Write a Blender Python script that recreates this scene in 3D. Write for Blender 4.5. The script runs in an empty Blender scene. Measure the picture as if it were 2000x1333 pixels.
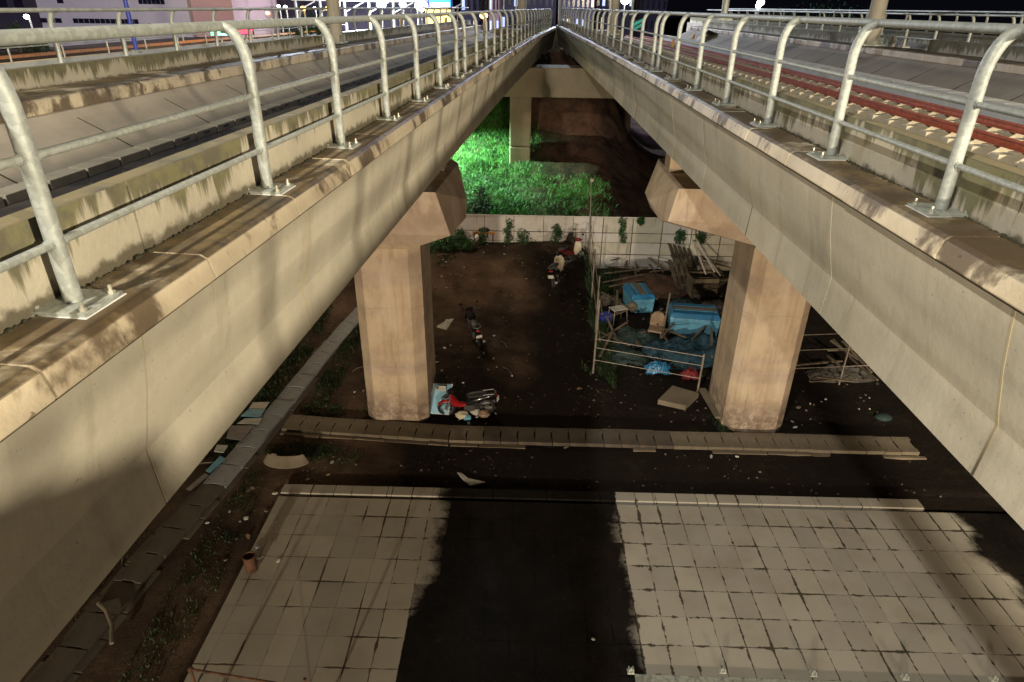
import bpy, bmesh, math, random
from mathutils import Vector, Matrix, noise
random.seed(7)
S = bpy.context.scene
COL = S.collection
R = math.radians

# ---------------------------------------------------------------- camera
# world: x right, y away along the right-hand viaduct, z up, origin at the camera; ground at z = -9
ROWS = ((0.998836, -0.018270, 0.044640), (0.048209, 0.457040, -0.888137), (-0.004176, 0.889257, 0.457389))
FPX = 1274.9
def _frame():
    P = Vector((1000, 666.5)); V = Vector((966, 3152)); T = Vector((1032, 13))
    c = lambda p: Vector((p[0]-P[0], -(p[1]-P[1]), -FPX))
    up = -c(V); up.normalize()
    fw = c(T); fw -= fw.dot(up)*up; fw.normalize()
    rt = fw.cross(up)
    return Matrix((rt, fw, up))
RM = _frame()
cd = bpy.data.cameras.new('camera'); cam = bpy.data.objects.new('camera', cd); COL.objects.link(cam)
cam.matrix_world = RM.to_4x4()
cd.sensor_width = 36; cd.lens = 36*FPX/2000; cd.clip_start = 0.05; cd.clip_end = 900
S.camera = cam
def ray(px, py):
    return RM @ Vector((px-1000, -(py-666.5), -FPX))
def G(px, py, z=-9.0):
    r = ray(px, py); return r*(z/r.z)
def AY(px, py, y):
    r = ray(px, py); return r*(y/r.y)

# ---------------------------------------------------------------- night sky, lamps, exposure
W = bpy.data.worlds.new('World'); S.world = W; W.use_nodes = True
nt = W.node_tree; bg = nt.nodes['Background']
bg.inputs[0].default_value = (0.30, 0.32, 0.55, 1); bg.inputs[1].default_value = 0.007
S.view_settings.view_transform = 'Standard'; S.view_settings.look = 'None'; S.view_settings.exposure = 0; S.view_settings.gamma = 1
S.cycles.use_adaptive_sampling = True
S.cycles.max_bounces = 5; S.cycles.sample_clamp_indirect = 4

def lamp(name, loc, aim, watts, col, radius=0.15, cone=None, blend=0.5):
    d = bpy.data.lights.new(name, 'SPOT' if cone else 'POINT'); d.energy = watts; d.color = col; d.shadow_soft_size = radius
    o = bpy.data.objects.new(name, d); COL.objects.link(o); o.location = loc
    if cone:
        d.spot_size = R(cone); d.spot_blend = blend
        o.rotation_euler = (Vector(aim)-Vector(loc)).to_track_quat('-Z', 'Y').to_euler()
    return o
WARM = (1.0, 0.80, 0.52); PALE = (1.0, 0.90, 0.66); AMBER = (1.0, 0.60, 0.32); GREENISH = (0.93, 1.0, 0.76)
lamp('street_light', (15, -9, 3.5), (-3, 6, -1), 31000, (1.0, 0.87, 0.63), 0.42)          # lights the left deck across the right one
lamp('street_light', (-5.5, -5, 8.5), (4, 8, -1), 11000, (1.0, 0.94, 0.79), 0.2)         # lights the right deck across the left one
lamp('street_light', (7, -19, -4.7), (4.2, 12.5, -8.0), 16500, (1.0, 0.76, 0.53), 0.3, 52, .9)      # low lamps under the decks
lamp('street_light', (-6, -17, -4.9), (-1, 14, -7), 20000, (1.0, 0.86, 0.62), 0.3)
lamp('yard_light', (-4.2, 22.5, -3.0), (0, 18, -9), 450, (1.0, 0.82, 0.58), 0.15)
lamp('work_light', (-5.6, 30.4, -3.8), (-2.5, 30.2, -7.6), 13500, (0.52, 1.0, 0.64), 0.1, 88, 0.7)
lamp('flood_light', (-22, 66, 9), (2, 20, -2), 60000, (0.75, 0.85, 1.0), 0.5)
lamp('flood_light', (3.3, 60, 7), (2.4, 30, -2), 14000, (0.80, 0.92, 1.0), 0.3)

# ---------------------------------------------------------------- helpers
def tag(o, label=None, cat=None, group=None, kind=None):
    if label: o['label'] = label
    if cat: o['category'] = cat
    if group: o['group'] = group
    if kind: o['kind'] = kind
    return o
def thing(name, label, cat, loc=(0, 0, 0), rz=0, group=None):
    o = bpy.data.objects.new(name, None); COL.objects.link(o); o.location = loc; o.rotation_euler = (0, 0, rz)
    o.empty_display_size = 0.2
    return tag(o, label, cat, group)
def copy_tree(o, parent=None):
    c = o.copy(); COL.objects.link(c); c.parent = parent
    for ch in o.children: copy_tree(ch, c)
    return c

class MB:
    def __init__(s): s.v = []; s.f = []
    def add(s, vs, fs):
        n = len(s.v); s.v += [tuple(v) for v in vs]; s.f += [tuple(i+n for i in f) for f in fs]; return s
    def box(s, c, d, rot=None):
        hx, hy, hz = d[0]/2, d[1]/2, d[2]/2
        vs = [Vector((x, y, z)) for z in (-hz, hz) for y in (-hy, hy) for x in (-hx, hx)]
        if rot is not None:
            M = rot if isinstance(rot, Matrix) else Matrix.Rotation(rot, 3, 'Z')
            vs = [M @ v for v in vs]
        return s.add([v+Vector(c) for v in vs], [(0, 2, 3, 1), (4, 5, 7, 6), (0, 1, 5, 4), (2, 6, 7, 3), (0, 4, 6, 2), (1, 3, 7, 5)])
    def bar(s, a, b, w, h):
        a, b = Vector(a), Vector(b); d = b-a; L = d.length
        q = d.to_track_quat('Y', 'Z').to_matrix()
        return s.box((a+b)/2, (w, L, h), q)
    def tube(s, pts, r, n=10, closed=False, cap=True):
        pts = [Vector(p) for p in pts]; m = len(pts); rs = r if isinstance(r, (list, tuple)) else [r]*m
        vs = []; up = None
        for i, p in enumerate(pts):
            if closed: t = pts[(i+1) % m]-pts[i-1]
            else: t = pts[min(i+1, m-1)]-pts[max(i-1, 0)]
            t.normalize()
            if up is None: up = Vector((0, 0, 1)) if abs(t.z) < .9 else Vector((1, 0, 0))
            x = t.cross(up).normalized(); y = x.cross(t).normalized(); up = y
            for k in range(n):
                a = 2*math.pi*k/n; vs.append(p+rs[i]*(math.cos(a)*x+math.sin(a)*y))
        fs = []
        for i in range(m if closed else m-1):
            j = (i+1) % m
            for k in range(n): fs.append((i*n+k, i*n+(k+1) % n, j*n+(k+1) % n, j*n+k))
        if cap and not closed: fs += [tuple(range(n-1, -1, -1)), tuple((m-1)*n+k for k in range(n))]
        return s.add(vs, fs)
    def prism(s, poly, z0, z1):
        n = len(poly); vs = [(x, y, z0) for x, y in poly]+[(x, y, z1) for x, y in poly]
        return s.add(vs, [tuple(range(n-1, -1, -1)), tuple(range(n, 2*n))]+[(i, (i+1) % n, n+(i+1) % n, n+i) for i in range(n)])
    def ball(s, c, r, n=10, m=7):
        rx, ry, rz = r if isinstance(r, (tuple, list)) else (r, r, r)
        vs = [(c[0], c[1], c[2]-rz)]
        for i in range(1, m):
            a = math.pi*i/m-math.pi/2
            for k in range(n):
                b = 2*math.pi*k/n; vs.append((c[0]+rx*math.cos(a)*math.cos(b), c[1]+ry*math.cos(a)*math.sin(b), c[2]+rz*math.sin(a)))
        vs.append((c[0], c[1], c[2]+rz)); T = len(vs)-1
        fs = [(0, 1+(k+1) % n, 1+k) for k in range(n)]
        for i in range(m-2):
            for k in range(n):
                a = 1+i*n+k; b = 1+i*n+(k+1) % n; fs.append((a, b, b+n, a+n))
        fs += [(T, 1+(m-2)*n+k, 1+(m-2)*n+(k+1) % n) for k in range(n)]
        return s.add(vs, fs)
    def build(s, name, mat, parent=None, bevel=0, smooth=False, loc=None, rot=None):
        me = bpy.data.meshes.new(name); me.from_pydata(s.v, [], s.f); me.update()
        bm = bmesh.new(); bm.from_mesh(me)
        if bevel:
            es = [e for e in bm.edges if len(e.link_faces) == 2 and e.calc_face_angle(0) > 0.5]
            bmesh.ops.bevel(bm, geom=es, offset=bevel, segments=2, affect='EDGES', profile=0.6)
        bmesh.ops.recalc_face_normals(bm, faces=bm.faces)
        bm.to_mesh(me); bm.free()
        if smooth:
            for p in me.polygons: p.use_smooth = True
            try: me.set_sharp_from_angle(angle=R(40))
            except Exception: pass
        me.materials.append(mat)
        o = bpy.data.objects.new(name, me); COL.objects.link(o)
        if parent: o.parent = parent
        if loc is not None: o.location = loc
        if rot is not None: o.rotation_euler = rot
        return o
def hull(pts):
    bm = bmesh.new()
    for p in pts: bm.verts.new(p)
    r = bmesh.ops.convex_hull(bm, input=bm.verts)
    bmesh.ops.dissolve_limit(bm, angle_limit=R(2), verts=bm.verts, edges=bm.edges)
    bm.verts.index_update()
    live = [v for v in bm.verts if v.link_faces]; idx = {v: i for i, v in enumerate(live)}
    m = MB(); m.v = [tuple(v.co) for v in live]; m.f = [tuple(idx[v] for v in f.verts) for f in bm.faces]
    bm.free(); return m

# ---------------------------------------------------------------- materials
class N:
    def __init__(s, name, rough=0.85, metal=0.0):
        s.m = bpy.data.materials.new(name); s.m.use_nodes = True; s.t = s.m.node_tree
        s.b = s.t.nodes['Principled BSDF']; s.b.inputs['Roughness'].default_value = rough; s.b.inputs['Metallic'].default_value = metal
        s.geo = None
    def n(s, typ, **k):
        x = s.t.nodes.new(typ)
        for a, b in k.items(): setattr(x, a, b)
        return x
    def l(s, a, b): s.t.links.new(a, b)
    def pos(s):
        return s.n('ShaderNodeTexCoord').outputs['Object']
    def mapped(s, scale=(1, 1, 1), loc=(0, 0, 0)):
        m = s.n('ShaderNodeMapping'); m.inputs['Scale'].default_value = scale; m.inputs['Location'].default_value = loc
        s.l(s.pos(), m.inputs[0]); return m.outputs[0]
    def noise(s, scale=1, detail=5, rough=0.6, vec=None, dist=0):
        x = s.n('ShaderNodeTexNoise'); x.inputs['Scale'].default_value = scale; x.inputs['Detail'].default_value = detail
        x.inputs['Roughness'].default_value = rough; x.inputs['Distortion'].default_value = dist
        s.l(vec if vec is not None else s.pos(), x.inputs['Vector']); return x.outputs['Fac']
    def ramp(s, v, a, b):
        x = s.n('ShaderNodeMapRange'); x.interpolation_type = 'SMOOTHSTEP'
        x.inputs['From Min'].default_value = a; x.inputs['From Max'].default_value = b
        s.l(v, x.inputs['Value']); return x.outputs[0]
    def math(s, op, a, b=None, c=None):
        x = s.n('ShaderNodeMath', operation=op)
        for i, q in enumerate((a, b, c)):
            if q is None: continue
            if isinstance(q, (int, float)): x.inputs[i].default_value = q
            else: s.l(q, x.inputs[i])
        return x.outputs[0]
    def mix(s, f, a, b):
        x = s.n('ShaderNodeMix', data_type='RGBA')
        for i, q in ((0, f), (6, a), (7, b)):
            if isinstance(q, (int, float)): x.inputs[i].default_value = q
            elif isinstance(q, tuple): x.inputs[i].default_value = (*q, 1)
            else: s.l(q, x.inputs[i])
        return x.outputs[2]
    def xyz(s, vec=None):
        x = s.n('ShaderNodeSeparateXYZ'); s.l(vec if vec is not None else s.pos(), x.inputs[0]); return x.outputs
    def nz(s):
        g = s.n('ShaderNodeNewGeometry'); x = s.n('ShaderNodeSeparateXYZ'); s.l(g.outputs['Normal'], x.inputs[0]); return x.outputs[2]
    def bump(s, h, strength=0.3, dist=0.02):
        x = s.n('ShaderNodeBump'); x.inputs['Strength'].default_value = strength; x.inputs['Distance'].default_value = dist
        s.l(h, x.inputs['Height']); s.l(x.outputs[0], s.b.inputs['Normal'])
    def col(s, c):
        if isinstance(c, tuple): s.b.inputs['Base Color'].default_value = (*c, 1)
        else: s.l(c, s.b.inputs['Base Color'])
        return s
    def rough(s, v): s.l(v, s.b.inputs['Roughness']); return s

def concrete(name, a, b, stain=(0.12, 0.085, 0.045), streak=0.35, streakcol=(0.14, 0.12, 0.08), blot=0.3, sc=1.0, rough=0.88, form=False):
    k = N(name, rough)
    c = k.mix(k.ramp(k.noise(0.9*sc, 6, .62), .3, .72), a, b)
    sv = k.mapped((5.5*sc, 5.5*sc, 0.45*sc))
    st = k.ramp(k.noise(1.0, 4, .65, sv), .52, .78)
    c = k.mix(k.math('MULTIPLY', st, streak), c, streakcol)
    bl = k.ramp(k.noise(2.3*sc, 7, .7, k.mapped((1, 1, 1), (7, 3, 5))), .58, .74)
    c = k.mix(k.math('MULTIPLY', bl, blot), c, stain)
    fine = k.noise(60*sc, 3, .6)
    c = k.mix(k.math('MULTIPLY', k.ramp(fine, .55, .8), .18), c, (0.08, 0.07, 0.05))
    if form:
        band = k.ramp(k.noise(1, 2, .4, k.mapped((.02, .12, 3.2), (0, 3, 1))), .42, .6)
        c = k.mix(k.math('MULTIPLY', band, .22), c, tuple(q*1.35 for q in a))
        drip = k.ramp(k.noise(1, 5, .7, k.mapped((2, 2.6, .35), (4, 8, 2))), .56, .7)
        c = k.mix(k.math('MULTIPLY', drip, .32), c, streakcol)
        pore = k.ramp(k.noise(38, 2, .5), .70, .76)
        c = k.mix(k.math('MULTIPLY', pore, .5), c, (.06, .05, .035))
    k.col(c); k.bump(k.noise(24*sc, 5, .6), .35, .012)
    return k.m
def plain(name, c, rough=0.6, metal=0, var=0.25, sc=6):
    k = N(name, rough, metal)
    d = tuple(x*(1-var*1.6) for x in c)
    k.col(k.mix(k.ramp(k.noise(sc, 5, .65), .35, .75), c, d)); k.bump(k.noise(sc*8, 3), .15, .004)
    return k.m
def glow(name, c, s):
    k = N(name); k.b.inputs['Base Color'].default_value = (*c, 1); k.b.inputs['Emission Color'].default_value = (*c, 1); k.b.inputs['Emission Strength'].default_value = s
    return k.m

M = {}
M['fascia'] = concrete('web_concrete', (.42, .385, .31), (.27, .245, .195), streak=.4, blot=.25, sc=.6, form=True)
M['fascia_inner'] = concrete('inner_web_concrete', (.33, .29, .24), (.24, .21, .17), streak=.3, blot=.2)
def pier_mat():
    k = N('pier_concrete', .85)
    c = k.mix(k.ramp(k.noise(.8, 6, .6), .3, .7), (.45, .36, .28), (.30, .23, .175))
    lift = k.ramp(k.noise(.5, 2, .5, k.mapped((.2, .2, 2.2), (0, 0, 2))), .47, .56)
    c = k.mix(k.math('MULTIPLY', lift, .55), c, (.52, .41, .27))
    st = k.ramp(k.noise(1, 5, .65, k.mapped((4, 4, .22))), .5, .75)
    c = k.mix(k.math('MULTIPLY', st, .5), c, (.23, .13, .07))
    mot = k.ramp(k.noise(2.4, 8, .72, k.mapped((1, 1, .6), (5, 5, 5))), .42, .68)
    c = k.mix(k.math('MULTIPLY', mot, .45), c, (.25, .17, .12))
    mot2 = k.ramp(k.noise(1.3, 5, .6, k.mapped((1.5, 1.5, .35), (8, 2, 5))), .5, .62)
    c = k.mix(k.math('MULTIPLY', mot2, .35), c, (.55, .46, .37))
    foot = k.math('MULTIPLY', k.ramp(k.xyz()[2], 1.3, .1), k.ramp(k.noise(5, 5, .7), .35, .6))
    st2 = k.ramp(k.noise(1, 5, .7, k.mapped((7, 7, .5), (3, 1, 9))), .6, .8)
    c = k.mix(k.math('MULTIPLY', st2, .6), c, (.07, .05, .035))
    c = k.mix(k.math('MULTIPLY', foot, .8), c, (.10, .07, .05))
    k.col(c); k.bump(k.noise(18, 5, .6), .4, .02); return k.m
M['pier'] = pier_mat()
def coping_mat():
    k = N('coping_concrete', .8)
    c = k.mix(k.ramp(k.noise(1.6, 6, .6), .3, .7), (.62, .53, .39), (.45, .375, .27))
    top = k.ramp(k.nz(), .55, .9)
    n1 = k.ramp(k.noise(1.7, 7, .66, k.mapped((1, 1, 1), (2, 5, 1)), .2), .30, .50)
    brown = k.mix(k.ramp(k.noise(4, 6, .7), .38, .62), (.15, .098, .036), (.034, .024, .013))
    c = k.mix(k.math('MULTIPLY', top, k.math('MULTIPLY', n1, .92)), c, brown)
    n2 = k.ramp(k.noise(1.5, 6, .62, k.mapped((1, 1, .6), (9, 1, 1)), .15), .50, .58)
    c = k.mix(k.math('MULTIPLY', n2, .88), c, (.085, .055, .028))
    n3 = k.ramp(k.noise(14, 3, .5), .68, .74)
    c = k.mix(k.math('MULTIPLY', n3, .6), c, (.05, .035, .02))
    k.col(c); k.rough(k.math('SUBTRACT', .9, k.math('MULTIPLY', n1, .35))); k.bump(k.noise(30, 6, .65), .5, .012); return k.m
M['coping'] = coping_mat()
def parapet_mat(name, ztop, h=.30):
    k = N(name, .88)
    z = k.xyz()[2]
    c = k.mix(k.ramp(k.noise(1.2, 6, .6), .3, .7), (.43, .39, .31), (.33, .30, .24))
    s = k.noise(1, 5, .7, k.mapped((9, 9, .5)))
    s2 = k.noise(.7, 3, .6, k.mapped((1, 1, .2), (4, 4, 0)))
    depth = k.math('DIVIDE', k.math('SUBTRACT', ztop, z), h)           # 0 at the top edge, 1 at the foot
    lim = k.math('MULTIPLY', k.math('SUBTRACT', k.math('ADD', s, k.math('MULTIPLY', s2, 1.1)), .80), 2.6)
    m = k.ramp(k.math('SUBTRACT', lim, depth), -.05, .3)
    moss = k.mix(k.ramp(k.noise(7, 5), .4, .65), (.10, .095, .03), (.045, .04, .02))
    c = k.mix(k.math('MULTIPLY', m, .82), c, moss)
    foot = k.ramp(k.math('ADD', depth, k.math('MULTIPLY', k.noise(9, 4), .5)), 1.12, 1.3)
    c = k.mix(k.math('MULTIPLY', foot, .85), c, (.05, .04, .02))
    top = k.ramp(k.nz(), .6, .9)
    c = k.mix(k.math('MULTIPLY', top, k.ramp(k.noise(3, 6), .3, .6)), c, (.20, .16, .085))
    k.col(c); k.bump(k.noise(26, 5, .6), .45, .012); return k.m
M['parapet_R'] = parapet_mat('parapet_concrete', -.77)
M['parapet_L'] = parapet_mat('parapet_concrete', -.80)
def galv():
    k = N('galvanised_steel', .58, .25)
    v = k.n('ShaderNodeTexVoronoi'); v.inputs['Scale'].default_value = 42; k.l(k.pos(), v.inputs['Vector'])
    sp = k.ramp(k.xyz(v.outputs['Color'])[0], .2, .9)
    c = k.mix(sp, (.29, .31, .295), (.37, .39, .37))
    c = k.mix(k.math('MULTIPLY', k.ramp(k.noise(9, 5, .7), .55, .8), .45), c, (.34, .34, .24))
    c = k.mix(k.math('MULTIPLY', k.ramp(k.noise(2.2, 6, .75, k.mapped((3, 3, 1))), .52, .7), .5), c, (.22, .19, .12))
    k.col(c); k.bump(k.noise(80, 3), .25, .003); return k.m
M['galv'] = galv()
M['galv_far'] = plain('galvanised_steel_far', (.48, .50, .46), .5, .3)
M['plate'] = plain('steel_plate', (.40, .42, .38), .5, .3, .4, 14)
M['bolt'] = plain('bolt_steel', (.62, .60, .50), .4, .6)
def slab_mat():
    k = N('track_slab', .8)
    w = k.ramp(k.noise(.45, 3, .5), .42, .52)
    c = k.mix(w, (.085, .075, .06), (.04, .04, .05))
    k.col(c); k.rough(k.math('SUBTRACT', .85, k.math('MULTIPLY', w, .72))); k.bump(k.noise(10, 5), .12, .01); return k.m
M['slab'] = slab_mat()
M['sleeper'] = concrete('sleeper_concrete', (.60, .53, .40), (.42, .35, .25), streak=.1, blot=.4)
M['rail_red'] = plain('red_rail', (.50, .12, .055), .6, .0, .3, 9)
M['trough'] = concrete('trough_concrete', (.62, .62, .60), (.50, .50, .49), streak=.15, blot=.15)
M['dark'] = plain('dark_rubber', (.012, .012, .013), .55, 0, .2)
M['black_gloss'] = plain('black_paint', (.010, .010, .013), .18, 0, .1)
M['rubber'] = plain('bearing_rubber', (.05, .045, .04), .8)
M['column'] = concrete('column_concrete', (.25, .205, .15), (.18, .145, .10), streak=.35)

def dirt_mat():
    k = N('dirt', .92)
    c = k.mix(k.ramp(k.noise(.55, 6, .65), .35, .65), (.135, .088, .060), (.065, .041, .029))
    c = k.mix(k.math('MULTIPLY', k.ramp(k.noise(3.2, 6, .7), .55, .75), .6), c, (.022, .015, .011))
    c = k.mix(k.math('MULTIPLY', k.ramp(k.noise(11, 5, .7), .62, .74), .5), c, (.22, .18, .14))
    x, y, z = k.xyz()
    dark = k.ramp(k.math('ADD', k.math('ADD', k.noise(.35, 4), .06), k.math('ADD', k.math('MULTIPLY', k.math('MULTIPLY', k.ramp(y, 16.5, 12.5), k.ramp(x, -3.2, -1.2)), .5), k.math('MULTIPLY', k.math('MULTIPLY', k.ramp(x, -.2, 1.6), k.ramp(y, 25, 21)), .42))), .45, .75)  # dark soil by the drain, plus right-yard shade painted into the colour
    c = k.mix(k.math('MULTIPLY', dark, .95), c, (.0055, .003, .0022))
    gm = k.ramp(k.noise(1.4, 7, .75, k.mapped((1, 1, 0), (3, 8, 0))), .54, .66)
    c = k.mix(k.math('MULTIPLY', gm, .4), c, (.03, .035, .012))
    c = k.mix(k.math('MULTIPLY', k.ramp(y, 24, 26), .85), c, k.mix(k.ramp(k.noise(1.2, 6, .7), .4, .65), (.075, .038, .026), (.02, .012, .009)))
    c = k.mix(k.math('MULTIPLY', k.math('MULTIPLY', k.ramp(y, 24, 25), k.ramp(x, 2.2, -.8)), k.ramp(k.noise(2, 7, .75), .3, .55)), c, k.mix(k.ramp(k.noise(4, 8, .8), .42, .58), (.03, .075, .02), (.008, .018, .006)))
    k.b.inputs['Specular IOR Level'].default_value = .2; k.col(c); k.bump(k.noise(5, 9, .75), 1.0, .10); return k.m
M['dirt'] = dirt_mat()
def tile_mat():
    k = N('paving_tiles', .8)
    x, y, z = k.xyz()
    wob = k.math('MULTIPLY', k.math('SUBTRACT', k.noise(6, 4), .5), .035)
    X = k.math('ADD', k.math('DIVIDE', k.math('ADD', x, wob), .4185), 0)
    Y = k.math('ADD', k.math('DIVIDE', k.math('ADD', y, wob), .5515), 0)
    # measured joints: x = 1.9983 + n * .4185 ; y = 8.177 + n * .5515
    X = k.math('SUBTRACT', X, 1.9983/.4185); Y = k.math('SUBTRACT', Y, 8.177/.5515)
    def edge(q, w):
        f = k.math('PINGPONG', q, .5); return f                       # 0 at a joint
    ex = k.math('MULTIPLY', edge(X, 0), .4185); ey = k.math('MULTIPLY', edge(Y, 0), .5515)
    e = k.math('MINIMUM', ex, ey)
    wid = k.math('MULTIPLY', k.ramp(k.noise(1.1, 3, .5, k.mapped((1, 1, 1), (3, 7, 0))), .45, .75), .02)
    prox = k.math('MULTIPLY', k.ramp(x, 1.7, 1.95), k.ramp(x, 4.6, 2.0)); prox = k.math('MAXIMUM', prox, k.math('MULTIPLY', k.ramp(x, -2.9, -1.6), .55))
    blobs = k.ramp(k.noise(4.5, 5, .7, k.mapped((1, 1, 1), (1, 1, 3))), .46, .72)
    wid = k.math('ADD', wid, k.math('MULTIPLY', k.math('MULTIPLY', prox, blobs), .05))
    j = k.math('SUBTRACT', 1.0, k.ramp(k.math('SUBTRACT', e, wid), -.003, .006))
    cell = k.n('ShaderNodeTexWhiteNoise', noise_dimensions='2D'); cv = k.n('ShaderNodeCombineXYZ')
    k.l(k.math('FLOOR', X), cv.inputs[0]); k.l(k.math('FLOOR', Y), cv.inputs[1]); k.l(cv.outputs[0], cell.inputs['Vector'])
    c = k.mix(cell.outputs['Value'], (.37, .345, .295), (.30, .28, .245))
    c = k.mix(k.math('MULTIPLY', k.ramp(k.noise(1.3, 6, .6), .4, .75), .4), c, (.205, .175, .135))
    c = k.mix(k.math('MULTIPLY', j, .9), c, (.035, .027, .017))
    # dried mud strip where rain falls through the gap; it stops at tile joints
    n = k.math('SUBTRACT', k.noise(1.4, 5, .6), .5)
    jit = k.math('MULTIPLY', k.math('SUBTRACT', cell.outputs['Value'], .5), .16)
    xq = k.math('ADD', k.math('MULTIPLY', k.math('ADD', k.math('FLOOR', X), .5), .4185), 1.9983)
    xm = k.math('ADD', k.math('MULTIPLY', x, .5), k.math('MULTIPLY', xq, .5))
    xc = k.math('ADD', xm, k.math('ADD', k.math('MULTIPLY', n, .42), k.math('ADD', jit, k.math('MULTIPLY', k.math('SUBTRACT', k.noise(9, 5, .7), .5), .14))))
    near = k.math('MULTIPLY', k.ramp(y, 9.0, 6.0), .38)
    xl = k.math('ADD', xc, near)
    lo = k.ramp(xl, -1.56, -1.40); hi = k.math('SUBTRACT', 1, k.ramp(xc, 1.84, 2.0))
    mud = k.math('MULTIPLY', lo, hi)
    far = k.ramp(k.math('ADD', k.math('MULTIPLY', n, 1.2), x), 8.5, 8.9)  # same dark tone past the right end of the paving
    mud = k.math('MAXIMUM', mud, far)
    mudc = k.mix(k.ramp(k.noise(1.1, 6, .7), .35, .7), (.009, .007, .0055), (.003, .0022, .0018))
    mudc = k.mix(k.math('MULTIPLY', k.ramp(k.noise(7, 7, .75), .55, .72), .55), mudc, (.045, .035, .026))
    mudc = k.mix(k.math('MULTIPLY', j, k.ramp(k.noise(.9, 3), .4, .6)), mudc, (.001, .001, .001))
    mudc = k.mix(k.ramp(k.noise(55, 2, .5), .70, .74), mudc, (.09, .075, .06))
    c = k.mix(mud, c, mudc)
    k.col(c); k.bump(k.math('ADD', k.math('SUBTRACT', k.math('MULTIPLY', k.noise(30, 4), .3), j), k.math('ADD', k.math('MULTIPLY', k.math('MULTIPLY', mud, k.noise(9, 8, .8)), 3), k.math('MULTIPLY', cell.outputs['Value'], .3))), .3, .012); k.rough(k.math('SUBTRACT', .82, k.math('MULTIPLY', k.math('MULTIPLY', mud, k.ramp(k.noise(.8, 3), .45, .6)), .15))); k.b.inputs['Specular IOR Level'].default_value = .12; return k.m
M['tiles'] = tile_mat()
M['drain'] = concrete('drain_slab_concrete', (.19, .155, .115), (.12, .10, .07), streak=0, blot=.4)
M['kerb'] = concrete('kerb_concrete', (.17, .135, .095), (.11, .085, .06), streak=0, blot=.5)
M['drain_muddy'] = concrete('muddy_drain_slab', (.10, .083, .066), (.06, .047, .037), streak=0, blot=.6)
M['drain_clean'] = concrete('clean_drain_slab', (.30, .31, .33), (.21, .22, .23), streak=0, blot=.25)
def leaf(name, a, b, rough=.55):
    k = N(name, rough); oi = k.n('ShaderNodeNewGeometry')
    c = k.mix(oi.outputs['Random Per Island'], a, b)
    c = k.mix(k.math('MULTIPLY', k.ramp(k.noise(.7, 4, .6), .5, .68), .6), c, (a[0]*2.6, a[1]*1.25, a[2]*1.5))
    c = k.mix(k.math('MULTIPLY', k.ramp(k.noise(1.1, 5, .6, k.mapped((1, 1, 1), (5, 2, 0))), .5, .64), .55), c, (a[0]*.5, a[1]*.4, a[2]*.5)); k.col(c)
    k.b.inputs['Transmission Weight'].default_value = 0
    return k.m
M['stones'] = leaf('stones', (.03, .02, .015), (.15, .12, .09), .9)
M['grass'] = leaf('grass_blades', (.03, .14, .02), (.11, .30, .05))
M['grass_dark'] = leaf('short_grass_blades', (.010, .032, .007), (.03, .055, .014))
M['leaf'] = leaf('shrub_leaf', (.015, .07, .02), (.05, .13, .04))
M['leaf_pale'] = leaf('broad_leaf', (.04, .12, .08), (.09, .20, .14))
M['stem'] = plain('stem', (.07, .06, .03))
M['sheet'] = None
def sheet_mat(name, a, b):
    k = N(name, .5, .2); x = k.xyz()[0]
    wv = k.math('SINE', k.math('MULTIPLY', x, 70))
    c = k.mix(k.ramp(k.noise(1.1, 5, .6), .35, .7), a, b)
    c = k.mix(k.math('MULTIPLY', k.ramp(k.noise(1, 5, .7, k.mapped((6, 6, .5))), .58, .75), .5), c, (.15, .09, .06))
    k.col(c); k.bump(wv, .06, .01); return k.m
M['sheet'] = sheet_mat('painted_sheet_metal', (.52, .50, .48), (.42, .40, .385))
M['sheet_b'] = sheet_mat('weathered_sheet_metal', (.46, .45, .38), (.30, .29, .26))
M['sheet_edge'] = plain('sheet_edge_dark', (.09, .07, .065), .7)
M['wood'] = concrete('old_wood', (.10, .075, .05), (.05, .038, .026), streak=.5, blot=.4, sc=2)
M['wood_pale'] = concrete('pale_timber', (.15, .12, .085), (.085, .065, .045), streak=.4, blot=.3, sc=2)
M['blue'] = plain('blue_plastic', (.02, .16, .34), .35, 0, .2)
M['blue_pale'] = plain('pale_blue_plastic', (.13, .36, .52), .4, 0, .2)
M['blue_sky'] = plain('light_blue_board', (.33, .60, .80), .35, 0, .08, 2)
M['tarp'] = plain('dark_blue_tarp', (.008, .045, .075), .75, 0, .4, 3)
M['tarp_g'] = plain('dull_green_tarp', (.015, .035, .035), .8)
M['maroon'] = plain('maroon_cloth', (.16, .012, .015), .8)
M['tan'] = plain('tan_vinyl', (.25, .17, .11), .5)
M['white'] = plain('white_plastic', (.68, .66, .62), .5, 0, .1)
M['paper'] = plain('dirty_white_sheet', (.50, .50, .46), .8, 0, .25, 4)
M['red'] = plain('red_paint', (.28, .010, .014), .3, 0, .1)
M['orange'] = plain('orange_paint', (.50, .20, .03), .5)
M['silver'] = plain('silver_paint', (.20, .20, .22), .4, .3, .2)
M['cream'] = plain('cream_paint', (.50, .45, .34), .35, 0, .1)
M['rust'] = plain('rusty_steel', (.12, .055, .03), .75, .2, .5)
M['pipe'] = plain('pipe_steel', (.30, .25, .21), .5, .4, .3)
M['yellow'] = plain('yellow_paint', (.60, .36, .02), .5)
M['teal'] = plain('green_mesh_panel', (.02, .40, .28), .5)
M['bluepaint'] = plain('blue_pole_paint', (.03, .05, .35), .5)

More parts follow.
